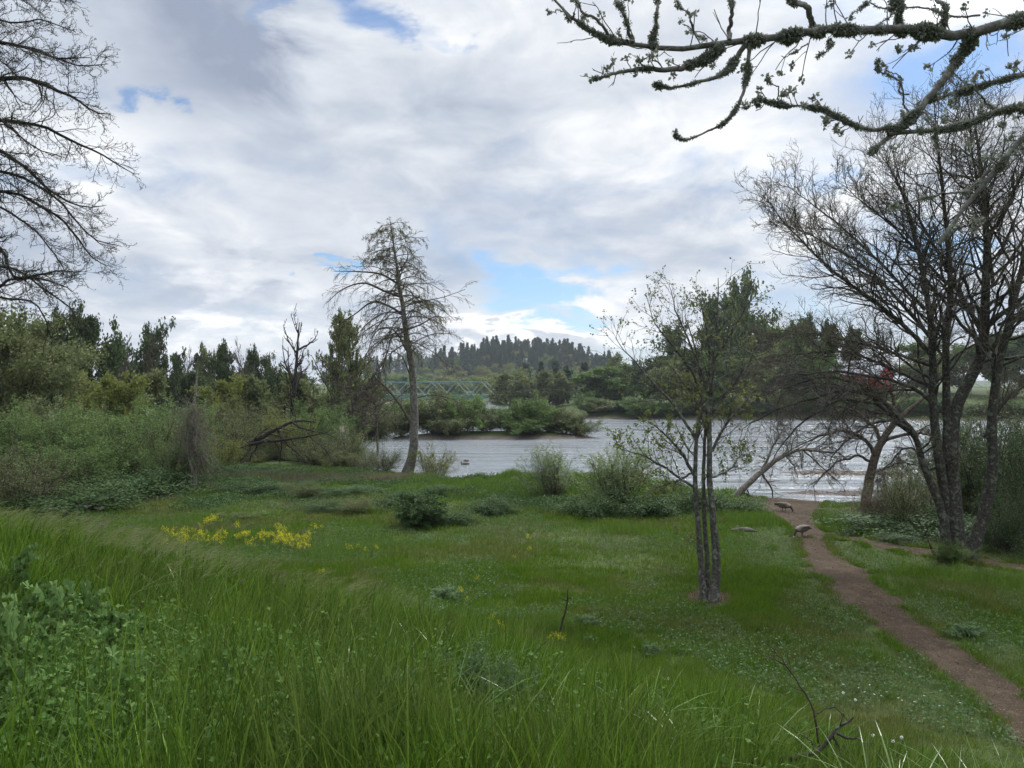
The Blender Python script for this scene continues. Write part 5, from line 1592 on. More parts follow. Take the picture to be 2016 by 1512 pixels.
# moss tufts: thick on the thick limbs, thinner on twigs, hanging below
B = Build()
idx, tt = [], []
ln = np.linalg.norm(np.diff(P1, axis=1), axis=2).sum(1)
mossy = np.array([0.35 if r.max() < 0.016 else 1.0 for r in r1])
for i in range(len(P1)):
    nn = int(ln[i] * 15000 * mossy[i] * (0.35 + 9 * r1[i].mean()))
    idx += [i] * nn
    tt.append(R.random(nn))
idx, tt = np.array(idx), np.concatenate(tt)
f = tt * 34.99
i0 = f.astype(int)
w_ = (f - i0)[:, None]
C = P1[idx, i0] * (1 - w_) + P1[idx, i0 + 1] * w_
rad = r1[idx, i0]
clump = np.clip(0.55 + 2.2 * N1(idx * 3.7 + tt * ln[idx] * 7, tt * 0 + idx * 5.1) + 1.2 * N3(idx * 2.7 + tt * ln[idx] * 19, tt * 0 + idx * 3.1), 0.0, 1.9)
sel = R.random(len(clump)) < clump ** 1.6 * .75
idx, tt, clump, C, rad = idx[sel], tt[sel], clump[sel], C[sel], rad[sel]
dirn = R.normal(size=C.shape)
dirn = norm(dirn)
C = C + dirn * (rad * (0.8 + 0.2 * R.random(len(C))) + 0.016 * clump * R.random(len(C)) ** 2)[:, None] + np.stack([0 * rad, 0 * rad, -0.022 * np.maximum(clump - .9, 0) * R.random(len(C))], 1)
dd = dirn * 0.9
dd[:, 2] -= 0.35
leaves(B, C, 0.009 + 0.014 * clump * np.clip(rad / 0.03, .5, 1.2), 0.30, dirs=dd)
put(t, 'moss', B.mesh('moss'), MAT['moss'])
B = Build()
ends = np.concatenate([TW[0][:, -1], TW2[0][:, -1], P1[[2, 3, 4, 8, 10, 12, 13, 14, 17, 18, 22, 28, 29, 30, 31 - 1]][:, -1]])
ends = ends[R.random(len(ends)) < 0.4]
leaves(B, np.repeat(ends, 16, 0) + R.normal(size=(len(ends) * 16, 3)) * 0.012, 0.034, 0.38, up=0.3)
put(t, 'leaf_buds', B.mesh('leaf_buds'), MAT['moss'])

# --- dead stump wrapped in hanging vines
g = at(381, 46.5)
t = thing('dead_stump', 'grey dead tree stub wrapped in hanging dry vines at the meadow edge', 'tree', g - [0, 0, .1])
P0, r0 = pack([([(384, 972), (382, 900), (384, 840), (383, 800), (386, 760), (390, 720)], .16, .03), ([(374, 968), (376, 900), (378, 850), (377, 810)], .14, .06)], 46.5, 20)
wood_part(t, 'trunk', [(P0, r0)], [9], MAT['wood_pale'])
n = 520
S = np.stack([g[0] + R.normal(0, .3, n), g[1] + R.normal(0, .3, n), g[2] + R.uniform(1.8, 5.2, n)], 1)
th = R.random(n) * 6.28
V1 = grow(S, np.c_[np.cos(th), np.sin(th), R.normal(.1, .4, n)], R.uniform(1.2, 3.2, n) * np.clip((6.6 - (S[:, 2] - g[2])) / 5, .3, 1), np.full(n, .011), 9, 0.16, -0.26, 0.6)
V1[0][..., 2] = np.maximum(V1[0][..., 2], g[2] + .05)
wood_part(t, 'dry_vines', [V1], [3], MAT['twig_grey'])
n = 60
S = np.stack([g[0] + R.normal(0, .5, n), g[1] + R.normal(0, .4, n), g[2] + R.uniform(3.5, 5.2, n)], 1)
V2 = grow(S, np.c_[R.normal(0, .5, (n, 2)), np.ones(n)], R.uniform(.8, 2.0, n), np.full(n, .010), 6, 0.16, 0.02, 0.5)
wood_part(t, 'dead_shoots', [V2], [3], MAT['wood_pale'])
leaf_part(t, 'sparse_leaves', [along(V1[0][:160], 6, .06), along(V2[0], 5, .06)], .08, MAT['leaf_olive'])

# --- fallen dark tree
t0 = at(430, 63)
t = thing('fallen_tree', 'fallen black tree with bare crooked boughs arching over the dry grass', 'fallen tree', [t0[0], 63, t0[2]])
fl = [([(405, 905), (440, 888), (480, 876), (520, 856), (545, 842), (560, 834), (590, 828), (620, 832)], .28, .04), ([(470, 880), (520, 872), (570, 868), (610, 860), (650, 850)], .17, .03),
      ([(545, 842), (555, 870), (550, 900), (540, 925)], .08, .02), ([(520, 858), (500, 890), (490, 920)], .08, .02), ([(575, 830), (600, 845), (640, 850), (665, 862)], .08, .015),
      ([(560, 868), (580, 890), (600, 920)], .06, .015), ([(610, 860), (640, 880), (660, 905)], .05, .012), ([(440, 890), (450, 915), (445, 935)], .06, .02), ([(500, 866), (530, 840), (535, 832)], .06, .015)]
P0, r0 = pack(fl, 63, 20)
P0[:, :, 1] += R.uniform(-1.2, 1.2, (len(fl), 1)) * np.linspace(0, 1, 20)[None]
P0 = roughen(P0, 0.035)
S, D, L, rr = spawn(P0, r0, 12, 0.25, 1, 60, 0.20, 0.2, 0.4, minr=0.02)
A2 = grow(S, D, L, rr, 5, 0.25, -0.05, 0.4)
S, D, L, rr = spawn(*A2, 4, 0.2, 1, 50, 0.5, 0.2, 0.5, minr=0.012)
A3 = grow(S, D, L, rr, 4, 0.25, -0.02, 0.5)
wood_part(t, 'trunk', [(P0[:2], r0[:2])], [9], MAT['bark_dark'])
wood_part(t, 'boughs', [(P0[2:], r0[2:]), A2, A3], [6, 4, 3], MAT['bark_dark'])

# --- leaning bleached trunk and dark trunk at the water
t0 = hit_ground(1452, 985)
Y0 = 45
t = thing('leaning_trunk', 'pale bleached dead trunk leaning over the shallows left of the path end', 'dead tree', [at(1452, Y0)[0], Y0, at(1452, Y0)[2]])
fl = [([(1440, 985), (1462, 962), (1490, 936), (1520, 910), (1545, 892), (1580, 884), (1640, 892)], .21, .04), ([(1478, 948), (1500, 925), (1530, 870), (1545, 840)], .10, .03)]
P0, r0 = pack(fl, Y0, 18)
P0 = roughen(P0, .02)
fb = [([(1498, 930), (1512, 955), (1520, 975), (1524, 992)], .07, .02), ([(1460, 968), (1480, 980), (1505, 988), (1535, 998)], .08, .02), ([(1472, 965), (1474, 985), (1478, 995)], .05, .02),
      ([(1545, 892), (1560, 910), (1570, 940)], .05, .01), ([(1580, 884), (1620, 920), (1650, 950)], .05, .01)]
P1, r1 = pack(fb, Y0, 12)
P1 = roughen(P1, .03)
S, D, L, rr = spawn(np.concatenate([P1, P0[:, ::2][:, :9][:, :9].repeat(1, 0)[:, :9]]) if False else P1, r1, 7, .3, 1, 45, .4, .2, .5, minr=.012)
A2 = grow(S, D, L, rr, 5, .2, .0, .5)
S, D, L, rr = spawn(P0, r0, 18, .55, 1, 50, .22, .2, .3, minr=.012)
A3 = grow(S, D, L, rr, 6, .2, -.03, .5)
S, D, L, rr = spawn(*A3, 6, .2, 1, 45, .45, .2, .5, minr=.010)
A4 = grow(S, D, L, rr, 4, .2, -.03, .5)
wood_part(t, 'trunk', [(P0, r0)], [10], MAT['wood_pale'])
wood_part(t, 'branches', [(P1, r1), A2, A3, A4], [6, 4, 4, 3], MAT['bark_brown'])

Y0 = 41
t = thing('waterside_tree', 'dark furrowed bare trunk at the water with boughs bending to the left', 'tree', [at(1708, Y0)[0], Y0, at(1708, Y0)[2] - .1])
fl = [([(1706, 1000), (1712, 950), (1722, 905), (1738, 870), (1765, 835), (1800, 800), (1840, 770)], .28, .04)]
P0, r0 = pack(fl, Y0, 24)
P0 = roughen(P0, .03)
fb = [([(1722, 905), (1700, 870), (1660, 850), (1610, 860), (1560, 880)], .12, .02), ([(1735, 875), (1720, 830), (1680, 800), (1620, 790)], .12, .02), ([(1740, 868), (1790, 850), (1850, 860), (1900, 880)], .10, .02),
      ([(1720, 910), (1690, 900), (1650, 920), (1610, 960)], .08, .015), ([(1765, 835), (1750, 780), (1710, 740), (1660, 720)], .10, .02), ([(1716, 930), (1750, 910), (1790, 915)], .06, .015)]
P1, r1 = pack(fb, Y0, 16)
P1[:, :, 1] += R.uniform(-1.5, 1.5, (len(fb), 1)) * np.linspace(0, 1, 16)[None]
P1 = roughen(P1, .04)
S, D, L, rr = spawn(P1, r1, 20, .2, 1, 45, .35, .3, .4, minr=.016)
A2 = grow(S, D, L, rr, 6, .18, -.02, .5)
S, D, L, rr = spawn(*A2, 7, .2, 1, 45, .45, .3, .5, minr=.010)
A3 = grow(S, D, L, np.minimum(rr, .014), 4, .2, -.02, .5)
wood_part(t, 'trunk', [(P0, r0)], [12], MAT['bark_brown'])
wood_part(t, 'branches', [(P1, r1), A2, A3], [7, 4, 3], MAT['bark_brown'])


# ------------------------------------------------------------------ geese
def goose(label, px, py, rotz, scale=1.0, swim=False, group='geese by the river'):
    g = hit_ground(px, py)
    if swim:
        g[2] = 0.0
    t = thing('goose', label, 'goose', g, group, rotz, (scale,) * 3)
    # one loft from tail to bill, head down grazing (along +x)
    sp = [(-.50, .36, .012, .05), (-.42, .365, .05, .09), (-.30, .37, .105, .125), (-.12, .37, .155, .16), (.06, .365, .165, .17), (.20, .355, .14, .15), (.30, .34, .10, .11),
          (.37, .30, .065, .065), (.43, .22, .043, .043), (.47, .13, .038, .038), (.50, .07, .040, .042), (.53, .035, .038, .040), (.575, .015, .020, .018), (.615, .0, .008, .006)]
    if swim:
        sp = [(a, b - .26, c, d) for a, b, c, d in sp[:7]] + [(.36, .16, .06, .06), (.37, .26, .04, .04), (.37, .36, .036, .036), (.39, .43, .04, .042), (.43, .44, .035, .035), (.48, .43, .016, .014), (.52, .425, .008, .006)]
    a = np.array(sp)
    u = np.linspace(0, len(a) - 1, 44)
    a = np.stack([np.interp(u, np.arange(len(a)), np.convolve(np.pad(a[:, j], 1, 'edge'), [.12, .76, .12], 'valid')) for j in range(4)], 1)
    T = norm(np.gradient(a[:, :2], axis=0))
    ang = np.arange(14) * 2 * PI / 14
    ring = np.zeros((44, 14, 3))
    ring[:, :, 0] = a[:, None, 0] - T[:, None, 1] * a[:, None, 3] * np.sin(ang)
    ring[:, :, 2] = a[:, None, 1] + T[:, None, 0] * a[:, None, 3] * np.sin(ang)
    ring[:, :, 1] = a[:, None, 2] * np.cos(ang)
    i = np.arange(44 * 14).reshape(44, 14)
    fc = np.stack([i[:-1], np.roll(i, -1, 1)[:-1], np.roll(i, -1, 1)[1:], i[1:]], -1).reshape(-1, 4)
    me = mesh_np('body', ring.reshape(-1, 3), [fc], smooth_shade=True)
    for m_ in (GOOSE['body'], GOOSE['black'], GOOSE['white'], GOOSE['breast']):
        me.materials.append(m_)
    s = u[:-1].repeat(14)
    low = np.tile(np.sin(ang + .2) < -.3, 43)
    mi = np.where(s > 6.6, 1, np.where(s < .9, 1, np.where((s < 2.4) & low, 2, np.where((s > 5.0) | low, 3, 0))))
    mi = np.where((s > 10.1) & (s < 11.0) & np.tile(np.abs(np.cos(ang)) > .6, 43), 2, mi)
    me.polygons.foreach_set('material_index', mi.astype(np.int32))
    obj('body', me, None, t)
    for sgn in (-1, 1):
        B = Build()
        n = 90                                                   # folded wing of overlapping feathers
        q = R.random(n)
        C = np.stack([.17 - .55 * q, sgn * (.145 - .09 * q ** 2 + R.normal(0, .006, n)), .42 - .03 * q + R.normal(0, .035, n) * (1 - .5 * q)], 1)
        d = np.tile([[-1.0, -sgn * .08, -.05]], (n, 1))
        leaves(B, C, .13, .25, dirs=d * 4)
        obj('wing', B.mesh('wing'), GOOSE['wing'], t)
        if not swim:
            B = Build()
            x0 = .02 + sgn * .05
            tubes(B, np.array([[(x0 - .02, sgn * .07, .26), (x0, sgn * .075, .14), (x0 + .01, sgn * .075, .02)]]), np.array([[.035, .014, .011]]), 6)
            for k in (-1, 0, 1):
                tubes(B, np.array([[(x0, sgn * .075, .015), (x0 + .09, sgn * .075 + k * .035, .008)]]), np.array([[.011, .006]]), 5)
            obj('leg', B.mesh('leg', True), GOOSE['black'], t)
    return t


GOOSE = {'body': plain_mat('brown_feather', (0.13, 0.105, 0.08), .8, .3, 40), 'black': plain_mat('black_feather', (0.018, 0.017, 0.017), .6, .2, 20),
         'white': plain_mat('white_feather', (0.7, 0.68, 0.63), .8, .1, 20), 'breast': plain_mat('pale_feather', (0.22, 0.185, 0.145), .8, .2, 40), 'wing': leaf_mat('wing_feather', (0.08, 0.065, 0.05), (0.19, 0.155, 0.12), .05, .8)}
goose('grey-brown goose grazing head down on the path', 1580, 1057, math.radians(205), 0.95)
goose('goose grazing beside the water at the path end', 1543, 1008, math.radians(-40), 0.95)
goose('small goose afloat at the river edge right of the alder', 915, 921, math.radians(170), 1.0, True)

# ------------------------------------------------------------------ drift log and dead sticks
g = hit_ground(1466, 1046)
t = thing('drift_log', 'short grey weathered log lying in grass left of the path', 'log', g)
P0 = np.array([[g + [-.55, .1, .03], g + [-.2, .03, .08], g + [.15, -.05, .08], g + [.5, -.1, .02]]])
wood_part(t, 'log_body', [(P0, np.array([[.05, .10, .10, .03]]))], [9], MAT['wood_pale'])
wood_part(t, 'broken_branch', [(np.array([[g + [-.1, 0, .1], g + [-.3, .05, .22], g + [-.45, .1, .2]]]), np.array([[.03, .02, .008]]))], [6], MAT['wood_pale'])


def stick(label, name, limbs_px, y, mat, twig_n=0):
    g = W(limbs_px[0][0][0][0], limbs_px[0][0][0][1], y)
    t = thing(name, label, 'dead branch', g)
    P, r = pack(limbs_px, y, 14)
    P = roughen(P, .006)
    wood_part(t, 'main_stem', [(P[:1], r[:1])], [7], mat)
    lv = [(P[1:], r[1:])]
    if twig_n:
        S, D, L, rr = spawn(P, r, twig_n, .3, 1, 50, .25, .2, .5, minr=.003)
        lv.append(grow(S, D, L, rr, 4, .2, 0, .5))
    if len(lv[0][0]) or twig_n:
        wood_part(t, 'side_twigs', lv, [5, 4], mat)
    return t


yb = 4.9
stick('mossy dead branch forking above the grass at the lower right', 'dead_branch', [([(1520, 1500), (1570, 1490), (1610, 1478), (1640, 1450), (1655, 1430), (1680, 1412)], .020, .006), ([(1648, 1444), (1675, 1456), (1708, 1462)], .010, .003),
      ([(1640, 1450), (1652, 1470), (1660, 1500)], .009, .003), ([(1600, 1482), (1590, 1455), (1560, 1432)], .008, .003)], yb, MAT['bark_moss'], 2)
stick('thin bare arching twig standing above the mossy dead branch', 'bare_twig', [([(1612, 1470), (1605, 1400), (1575, 1350), (1545, 1305), (1500, 1290)], .008, .003), ([(1548, 1308), (1530, 1290), (1505, 1262)], .004, .002), ([(1606, 1405), (1640, 1395), (1670, 1420)], .004, .002)], yb + .3, MAT['twig'], 3)
stick('broken dark stalk like a small cross in the mid meadow', 'broken_stalk', [([(1102, 1245), (1110, 1215), (1116, 1190), (1118, 1160)], .030, .012), ([(1116, 1182), (1106, 1178), (1100, 1176)], .014, .006), ([(1117, 1180), (1123, 1176), (1125, 1180)], .014, .006)], 18.6, MAT['bark_dark'])
stick('short dark stick poking out of the seed heads', 'broken_stalk', [([(1130, 1310), (1136, 1300), (1142, 1286)], .022, .010), ([(1134, 1303), (1126, 1306)], .010, .006)], 14.5, MAT['bark_dark'])

# ------------------------------------------------------------------ dandelion clocks, buttercups
def dandelion(px, py, y):
    c = W(px, py, y)
    z0 = float(gz(c[0], c[1]))
    t = thing('dandelion', 'white dandelion seed head standing in the grass at the lower right', 'dandelion', [c[0], c[1], min(z0, c[2] - .08)], 'dandelion seed heads')
    B = Build()
    tubes(B, np.array([[[c[0], c[1], min(z0, c[2] - .08)], [c[0] + .01, c[1], (z0 + c[2]) / 2], c]]), np.array([[.003, .0025, .002]]), 5)
    put(t, 'stem', B.mesh('stem'), MAT['grass_lush'])
    B = Build()
    n = 170
    d = norm(R.normal(size=(n, 3)))
    leaves(B, c + d * .010, .0145, .30, dirs=d * 3)
    put(t, 'seed_head', B.mesh('seed_head'), MAT['fluff'])


for px, py in [(1288, 1333), (1306, 1336), (1316, 1336), (1375, 1350), (1494, 1453), (1519, 1455), (1516, 1464), (1719, 1448), (1758, 1459), (1775, 1452), (1731, 1501), (1763, 1505), (1720, 1509), (1684, 1378), (1660, 1364)]:
    y = hit_ground(px, py + 26)[1] * (0.86 if py > 1400 else 0.92)
    dandelion(px, py, y)


def flower_plant(name, label, cat, group):
    """unit plant: branching stems, leaves and a cloud of small yellow flowers"""
    n = 5
    S = np.c_[R.normal(0, .05, (n, 2)), np.zeros(n)]
    P, r = grow(S, np.c_[R.normal(0, .28, (n, 2)), np.ones(n)], R.uniform(.45, .7, n), np.full(n, .006), 6, .08, .05, .5)
    S, D, L, rr = spawn(P, r, 4, .45, .95, 35, .4, .2, .6, minr=.004)
    A = grow(S, D, L, rr, 4, .1, .12, .6)
    B = Build(); tubes(B, P, r, 4); tubes(B, *A, 3)
    B2 = Build()
    leaves(B2, along(P, 9, .03, .05)[0], .09, .35)
    B3 = Build()
    for Q, k in ((P, 9), (A[0], 6)):
        leaves(B3, np.repeat(Q[:, -1], k, 0) + R.normal(size=(len(Q) * k, 3)) * [.022, .022, .05], .026, .6, up=.2)
    return [('stem', B.mesh('stem'), MAT['leaf_mid']), ('leaves', B2.mesh('leaves'), MAT['leaf_mid']), ('blossoms', B3.mesh('blossoms'), MAT['petal_yellow'])]


FP = [flower_plant('', '', '', '') for _ in range(4)]


def mustard(px, py, s, label, group):
    g = hit_ground(px, py)
    t = thing('mustard_plant', label, 'wildflower', g, group, R.random() * 6.28, (s, s, s))
    for pn, me, mt in FP[R.integers(0, 4)]:
        obj(pn, me, mt, t)


lab = 'yellow flowering mustard plant in the patch on the left of the meadow'
for _ in range(105):
    q = R.random()
    px = 320 + 290 * q + R.normal(0, 12)
    py = 1082 + R.normal(0, 9) - 14 * math.sin(q * PI) + (R.random() < .12) * -18
    mustard(px, py, R.uniform(.35, .75), lab, 'mustard plants in the yellow patch')
for px, py in [(410, 1038), (418, 1034), (425, 1040), (405, 1042), (415, 1045)]:
    mustard(px, py, R.uniform(.6, .8), 'yellow mustard plant in the small clump behind the main yellow patch', 'mustard plants behind the patch')
for px, py in [(690, 1092), (705, 1088), (720, 1094), (740, 1092), (685, 1088)]:
    mustard(px, py, R.uniform(.3, .5), 'low yellow mustard plant right of the main yellow patch', 'mustard plants right of the patch')
for px, py in [(890, 1185), (905, 1178), (920, 1190), (940, 1150), (970, 1232), (985, 1250), (1085, 1272), (1096, 1268), (1106, 1275), (1012, 1105), (1040, 1070), (1043, 1090), (632, 1140)]:
    mustard(px, py, R.uniform(.28, .5), 'small yellow flower clump scattered in the middle meadow', 'scattered yellow flower clumps')


def daisy(px, py):
    c = hit_ground(px, py)
    t = thing('daisy', 'tiny white daisy in the short grass beside the lower path', 'wildflower', c, 'daisies beside the path')
    c = c + [0, 0, .17]
    B = Build(); bar(B, c - [0, 0, .17], c, .003); put(t, 'stem', B.mesh('stem'), MAT['grass_lush'])
    B = Build()
    th = np.arange(9) * 2 * PI / 9
    leaves(B, np.repeat(c[None], 9, 0), .022, .3, dirs=np.c_[np.cos(th), np.sin(th), .3 + 0 * th] * 6)
    put(t, 'petals', B.mesh('petals'), MAT['fluff'])


for px, py in [(1690, 1372), (1702, 1380), (1722, 1385), (1735, 1388), (1768, 1392), (1776, 1397), (1800, 1400), (1820, 1388), (1850, 1408), (1745, 1380), (1712, 1366), (1890, 1402), (1792, 1330), (1660, 1365)]:
    daisy(px, py)


def buttercup(px, py):
    y = hit_ground(px, py + 20)[1]
    c = W(px, py, y)
    z0 = min(float(gz(c[0], c[1])), c[2] - .05)
    t = thing('buttercup', 'single yellow buttercup in the near grass', 'wildflower', [c[0], c[1], z0], 'buttercups in the near grass')
    B = Build(); bar(B, [c[0], c[1], z0], c, .002); put(t, 'stem', B.mesh('stem'), MAT['grass_lush'])
    B = Build()
    th = np.arange(5) * 2 * PI / 5
    leaves(B, np.repeat(c[None], 5, 0), .016, .5, dirs=np.c_[np.cos(th), np.sin(th), .5 + 0 * th] * 6)
    put(t, 'petals', B.mesh('petals'), MAT['petal_yellow'])


for px, py in [(1580, 1474), (1497, 1484), (1577, 1478), (1752, 1497), (98, 1422), (330, 1280), (355, 1340), (440, 1447), (258, 1472), (1470, 1492)]:
    buttercup(px, py)


# ------------------------------------------------------------------ dried umbels over the grass
def umbel(px, py, y):
    c = W(px, py, y)
    z0 = float(gz(c[0], c[1]))
    t = thing('dried_umbel', 'dry grey flat-topped flower head above the tall grass on the left', 'dried flower', [c[0], c[1], z0], 'dried flat flower heads')
    B = Build()
    bar(B, [c[0] - .05, c[1], z0], c - [0, 0, .06], .005)
    B2 = Build()
    for k in range(14):
        a = R.random() * 6.28
        q = R.uniform(.01, .075)
        e_ = c + [math.cos(a) * q * 1.3, math.sin(a) * q * 1.3, -.012 + R.normal(0, .004)]
        bar(B, c - [0, 0, .06], e_, .002, 3)
        leaves(B2, np.repeat(e_[None], 9, 0) + R.normal(size=(9, 3)) * [.012, .012, .003], .013, .5)
    put(t, 'stem', B.mesh('stem'), MAT['twig_grey'])
    put(t, 'flower_head', B2.mesh('flower_head'), MAT['leaf_brown'] if R.random() < .4 else MAT['fluff_grey'])


MAT['fluff_grey'] = leaf_mat('dried_floret', (0.10, 0.10, 0.085), (0.20, 0.195, 0.17), .2, .9)
for px, py, y in [(172, 995, 15), (196, 999, 15), (156, 1020, 13.5), (170, 1022, 13.5), (197, 1031, 13), (206, 1027, 13.4), (250, 1036, 12.8), (276, 1045, 12.6), (498, 1108, 12), (536, 1128, 11.5), (556, 1124, 11.5), (476, 1140, 10.8), (128, 1006, 14.5)]:
    umbel(px, py, y)


# ------------------------------------------------------------------ thistle rosettes and mugwort
def lobed_leaf(B, base, ang, ln, rise):
    n = 15
    s = np.linspace(0, 1, n)
    d = np.array([math.cos(ang), math.sin(ang)])
    p = np.array([-d[1], d[0]])
    z = rise * ln * np.sin(s * 2.0) * .7 + R.normal(0, .006, n)
    mid = np.c_[base[0] + d[0] * ln * s, base[1] + d[1] * ln * s, base[2] + z]
    wd = ln * .24 * np.sin(s * PI * .92 + .12) * np.where(np.arange(n) % 2, 1.25, .40) * (1 - .3 * s)
    off = np.c_[p[0] * wd, p[1] * wd, R.normal(.02, .02, n) * 1.0]
    fw = np.c_[d[0] * wd * .5, d[1] * wd * .5, 0 * wd]
    V = np.concatenate([mid, mid + off + fw, mid - off * [1, 1, -1] + fw])
    i = np.arange(n - 1)
    q = np.concatenate([np.stack([i, i + 1, n + i + 1, n + i], 1), np.stack([i, 2 * n + i, 2 * n + i + 1, i + 1], 1)])
    B.add(V, q, np.full(len(q), R.random()))


def thistle_mesh():
    B = Build()
    for k in range(26):
        lobed_leaf(B, np.array([R.normal(0, .03), R.normal(0, .03), .02 + .012 * k]), R.random() * 6.28, R.uniform(.09, .19), R.uniform(.2, 1.1))
    return B.mesh('leaves')


TH = [thistle_mesh() for _ in range(3)]
for px, py, dz in [(20, 1190, .35), (50, 1250, .25), (30, 1310, .25), (110, 1265, .25), (100, 1330, .2), (10, 1370, .2), (170, 1230, .2), (170, 1310, .15), (60, 1400, .1), (230, 1270, .15), (30, 1480, .1), (720, 1490, .1), (440, 1500, .1), (250, 1420, .1)]:
    g = hit_ground(px, min(py + 70, 1640))
    g[2] += dz * .6
    t = thing('thistle', 'lobed grey-green thistle rosette among weeds at the lower left', 'thistle', g, 'thistles at the lower left', R.random() * 6.28, (R.uniform(.9, 1.3),) * 3)
    obj('leaves', TH[R.integers(0, 3)], MAT['leaf_thistle'], t)


def mugwort(px, py, w, h, label):
    g = hit_ground(px, py)
    t = thing('mugwort_clump', label, 'plant', g, None, R.random() * 6, (w, w, h))
    for pn, me, mt in proto('herb'):
        obj(pn, me, mt, t)


KINDS['herb'] = lambda: shrub(MAT['leaf_sage'], MAT['grass_short'], stems=24, spread=.5, n1=6, n2=2, per=9, size=.045, jit=.03, trop=.05, base=.2, aspect=.3)
for a in [(820, 1230, 1.5, .7, 'pale feathery herb clump on the meadow at the crest of tall grass'), (760, 1215, 1.0, .45, 'smaller pale herb left of the feathery clump'), (870, 1180, 1.2, .4, 'low pale herb behind the feathery clump'),
          (930, 1420, .5, .62, 'grey feathery herb rising from the near tall grass'), (1010, 1440, .4, .55, 'grey feathery herb right of the other in near tall grass'), (1040, 1370, .45, .55, 'slim grey herb under the bearded seed heads'),
          (960, 1440, .3, .4, 'small grey herb at the foot of the feathery one'), (1280, 1290, .6, .3, 'dark low tuft right of the yellow flowers'), (1900, 1250, 1.0, .3, 'low weed at the right rim of the path'), (1150, 1230, .9, .3, 'low weed beside the broken stalk')]:
    mugwort(*a)

# ------------------------------------------------------------------ bridge
t = thing('truss_bridge', 'green steel truss bridge across the river in the far distance', 'bridge', (-45, 470, 0))
GREEN = plain_mat('bridge_paint', (0.05, 0.14, 0.115), .5, .15, .5)
PALE = plain_mat('sunlit_bridge_paint', (0.20, 0.26, 0.16), .5, .15, .5)  # lit copy of the bridge paint, sunlight put into the colour
a, b = np.array([-118.0, 500, 0]), np.array([-9.0, 462, 0])
dv = (b - a) / np.linalg.norm(b - a)
nv = np.array([-dv[1], dv[0], 0])
Z0, Z1 = 5.6, 13.6
B = Build()
mid_ = (a + b) / 2
box(B, [mid_[0], mid_[1], Z0 - 1.1], [np.linalg.norm(b - a), 8, 1.8], math.atan2(dv[1], dv[0]))
put(t, 'deck', B.mesh('deck'), GREEN)
for s in (-1, 1):
    o_ = nv * 4 * s
    tr_ = bpy.data.objects.new('truss', None)
    n = 14
    B = Build()
    q = [a + (b - a) * k / n + o_ for k in range(n + 1)]
    bar(B, q[1] + [0, 0, Z1], q[-2] + [0, 0, Z1], .30)
    bar(B, q[0] + [0, 0, Z0], q[-1] + [0, 0, Z0], .30)
    for k in range(1, n):
        bar(B, q[k] + [0, 0, Z0], q[k] + [0, 0, Z1], .16)
    put(t, 'truss', B.mesh('truss'), GREEN)
    for k in range(n):
        if k == 0:
            e1, e2 = q[0] + [0, 0, Z0], q[1] + [0, 0, Z1]
        elif k == n - 1:
            e1, e2 = q[n] + [0, 0, Z0], q[n - 1] + [0, 0, Z1]
        elif k % 2:
            e1, e2 = q[k] + [0, 0, Z1], q[k + 1] + [0, 0, Z0]
        else:
            e1, e2 = q[k] + [0, 0, Z0], q[k + 1] + [0, 0, Z1]
        B = Build(); bar(B, e1, e2, .24); put(t, 'diagonal', B.mesh('diagonal'), PALE)
for k in (0.12, 0.55, 0.97):
    c = a + (b - a) * k
    B = Build(); box(B, [c[0], c[1], 0.3], [1.6, 7, 5.0], math.atan2(dv[1], dv[0])); put(t, 'pier', B.mesh('pier'), plain_mat('concrete', (.4, .39, .36), .8))


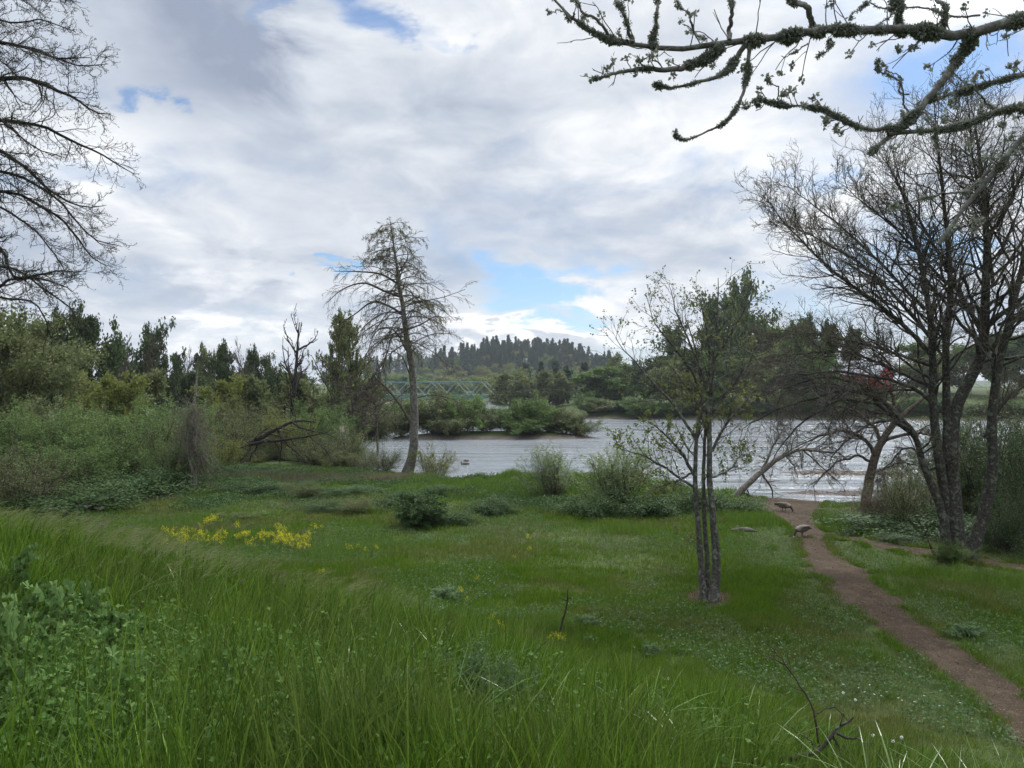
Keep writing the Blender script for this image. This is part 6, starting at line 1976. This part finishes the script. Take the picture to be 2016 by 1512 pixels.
# ------------------------------------------------------------------ red barn and hill houses
def gable_house(name, label, cat, px, y, base, eave, ridge, wd, ln, rot, wall_m, roof_m, wins):
    x = (px - 1008) / F * y
    t = thing(name, label, cat, (x, y, base), None, rot)
    h1, h2 = eave - base, ridge - base
    B = Build()
    w, l = wd / 2, ln / 2
    V = [(-w, -l, -2), (w, -l, -2), (w, l, -2), (-w, l, -2), (-w, -l, h1), (w, -l, h1), (w, l, h1), (-w, l, h1), (0, -l, h2), (0, l, h2)]
    B.add(V, [[0, 1, 5, 4], [2, 3, 7, 6], [1, 2, 6, 5], [3, 0, 4, 7]])
    B.add(V, [[4, 5, 8], [6, 7, 9]])
    obj('wall', B.mesh('wall'), wall_m, t)
    B = Build()
    e = .08 * wd
    for s in (-1, 1):
        sl_ = (h2 - h1) / w
        p = [(0, -l - e, h2 + .06), (s * (w + e), -l - e, h1 - sl_ * e + .06), (s * (w + e), l + e, h1 - sl_ * e + .06), (0, l + e, h2 + .06)]
        p2 = [(a_, b_, c_ + .25) for a_, b_, c_ in p]
        B.add(p + p2, [[0, 1, 2, 3], [4, 7, 6, 5], [0, 4, 5, 1], [1, 5, 6, 2], [2, 6, 7, 3], [3, 7, 4, 0]])
    obj('roof', B.mesh('roof'), roof_m, t)
    for (side, u_, z_, ww, hh) in wins:
        f_ = Build(); g_ = Build()
        if side == 'front':
            box(f_, [u_, -l - .04, z_], [ww + .3, .12, hh + .3]); box(g_, [0 + u_, -l - .11, z_], [ww, .06, hh])
        else:
            box(f_, [-w - .04, u_, z_], [.12, ww + .3, hh + .3]); box(g_, [-w - .11, u_, z_], [.06, ww, hh])
        fo = obj('window', f_.mesh('window'), WHITE, t)
        obj('pane', g_.mesh('pane'), GLASS, fo)
    return t


WHITE = plain_mat('white_trim', (.72, .71, .68), .6, .06)
GLASS = plain_mat('window_glass', (.05, .06, .07), .08, .1)
RED = plain_mat('red_boards', (.46, .055, .05), .7, .2, 1.2)
METAL = plain_mat('grey_metal_roof', (.36, .37, .40), .45, .12, .6)
gb = at(1700, 252)
gable_house('barn', 'red barn with a pale grey metal roof behind twigs across the river', 'barn', 1700, 252, gb[2], 13.4, 17.6, 9.5, 15, math.radians(38), RED, METAL,
            [('front', -2.2, 4.6, 1.1, 1.9), ('front', 1.6, 4.6, 1.1, 1.9), ('side', -3.0, 4.0, 1.2, 1.8), ('side', 2.5, 4.0, 1.2, 1.8)])
for px, y, dz, lb in [(996, 838, 6, 'tiny pale house with flat white roof among conifers high on the far hill'), (1030, 842, 6, 'tiny long pale house right of the other on the far hill'), (868, 690, 5, 'tiny pale house low on the far hill left of the bridge trees'),
                      (880, 760, 5, 'tiny grey-roofed house halfway up the left of the far hill')]:
    x = (px - 1008) / F * y
    b0 = float(gz(x, y))
    gable_house('hill_house', lb, 'house', px, y, b0 + dz, b0 + dz + 2.5, b0 + dz + 4, 6, 9, math.radians(80), WHITE, METAL, [('side', -2, 1.6, 1.2, 1.2), ('side', 2, 1.6, 1.2, 1.2)])

# ------------------------------------------------------------------ hazy air
B = Build()
box(B, [0, 1550, 60], [5260, 4140, 130])
m, nt_ = material('hazy_air')
v_ = nd(nt_, 'ShaderNodeVolumePrincipled', in_={'Color': (0.80, 0.86, 0.95, 1), 'Density': 0.00012, 'Anisotropy': 0.2})
o_ = nd(nt_, 'ShaderNodeOutputMaterial')
nt_.links.new(v_.outputs[0], o_.inputs['Volume'])
hz_ = obj('haze', B.mesh('haze'), m)
hz_['kind'] = 'stuff'
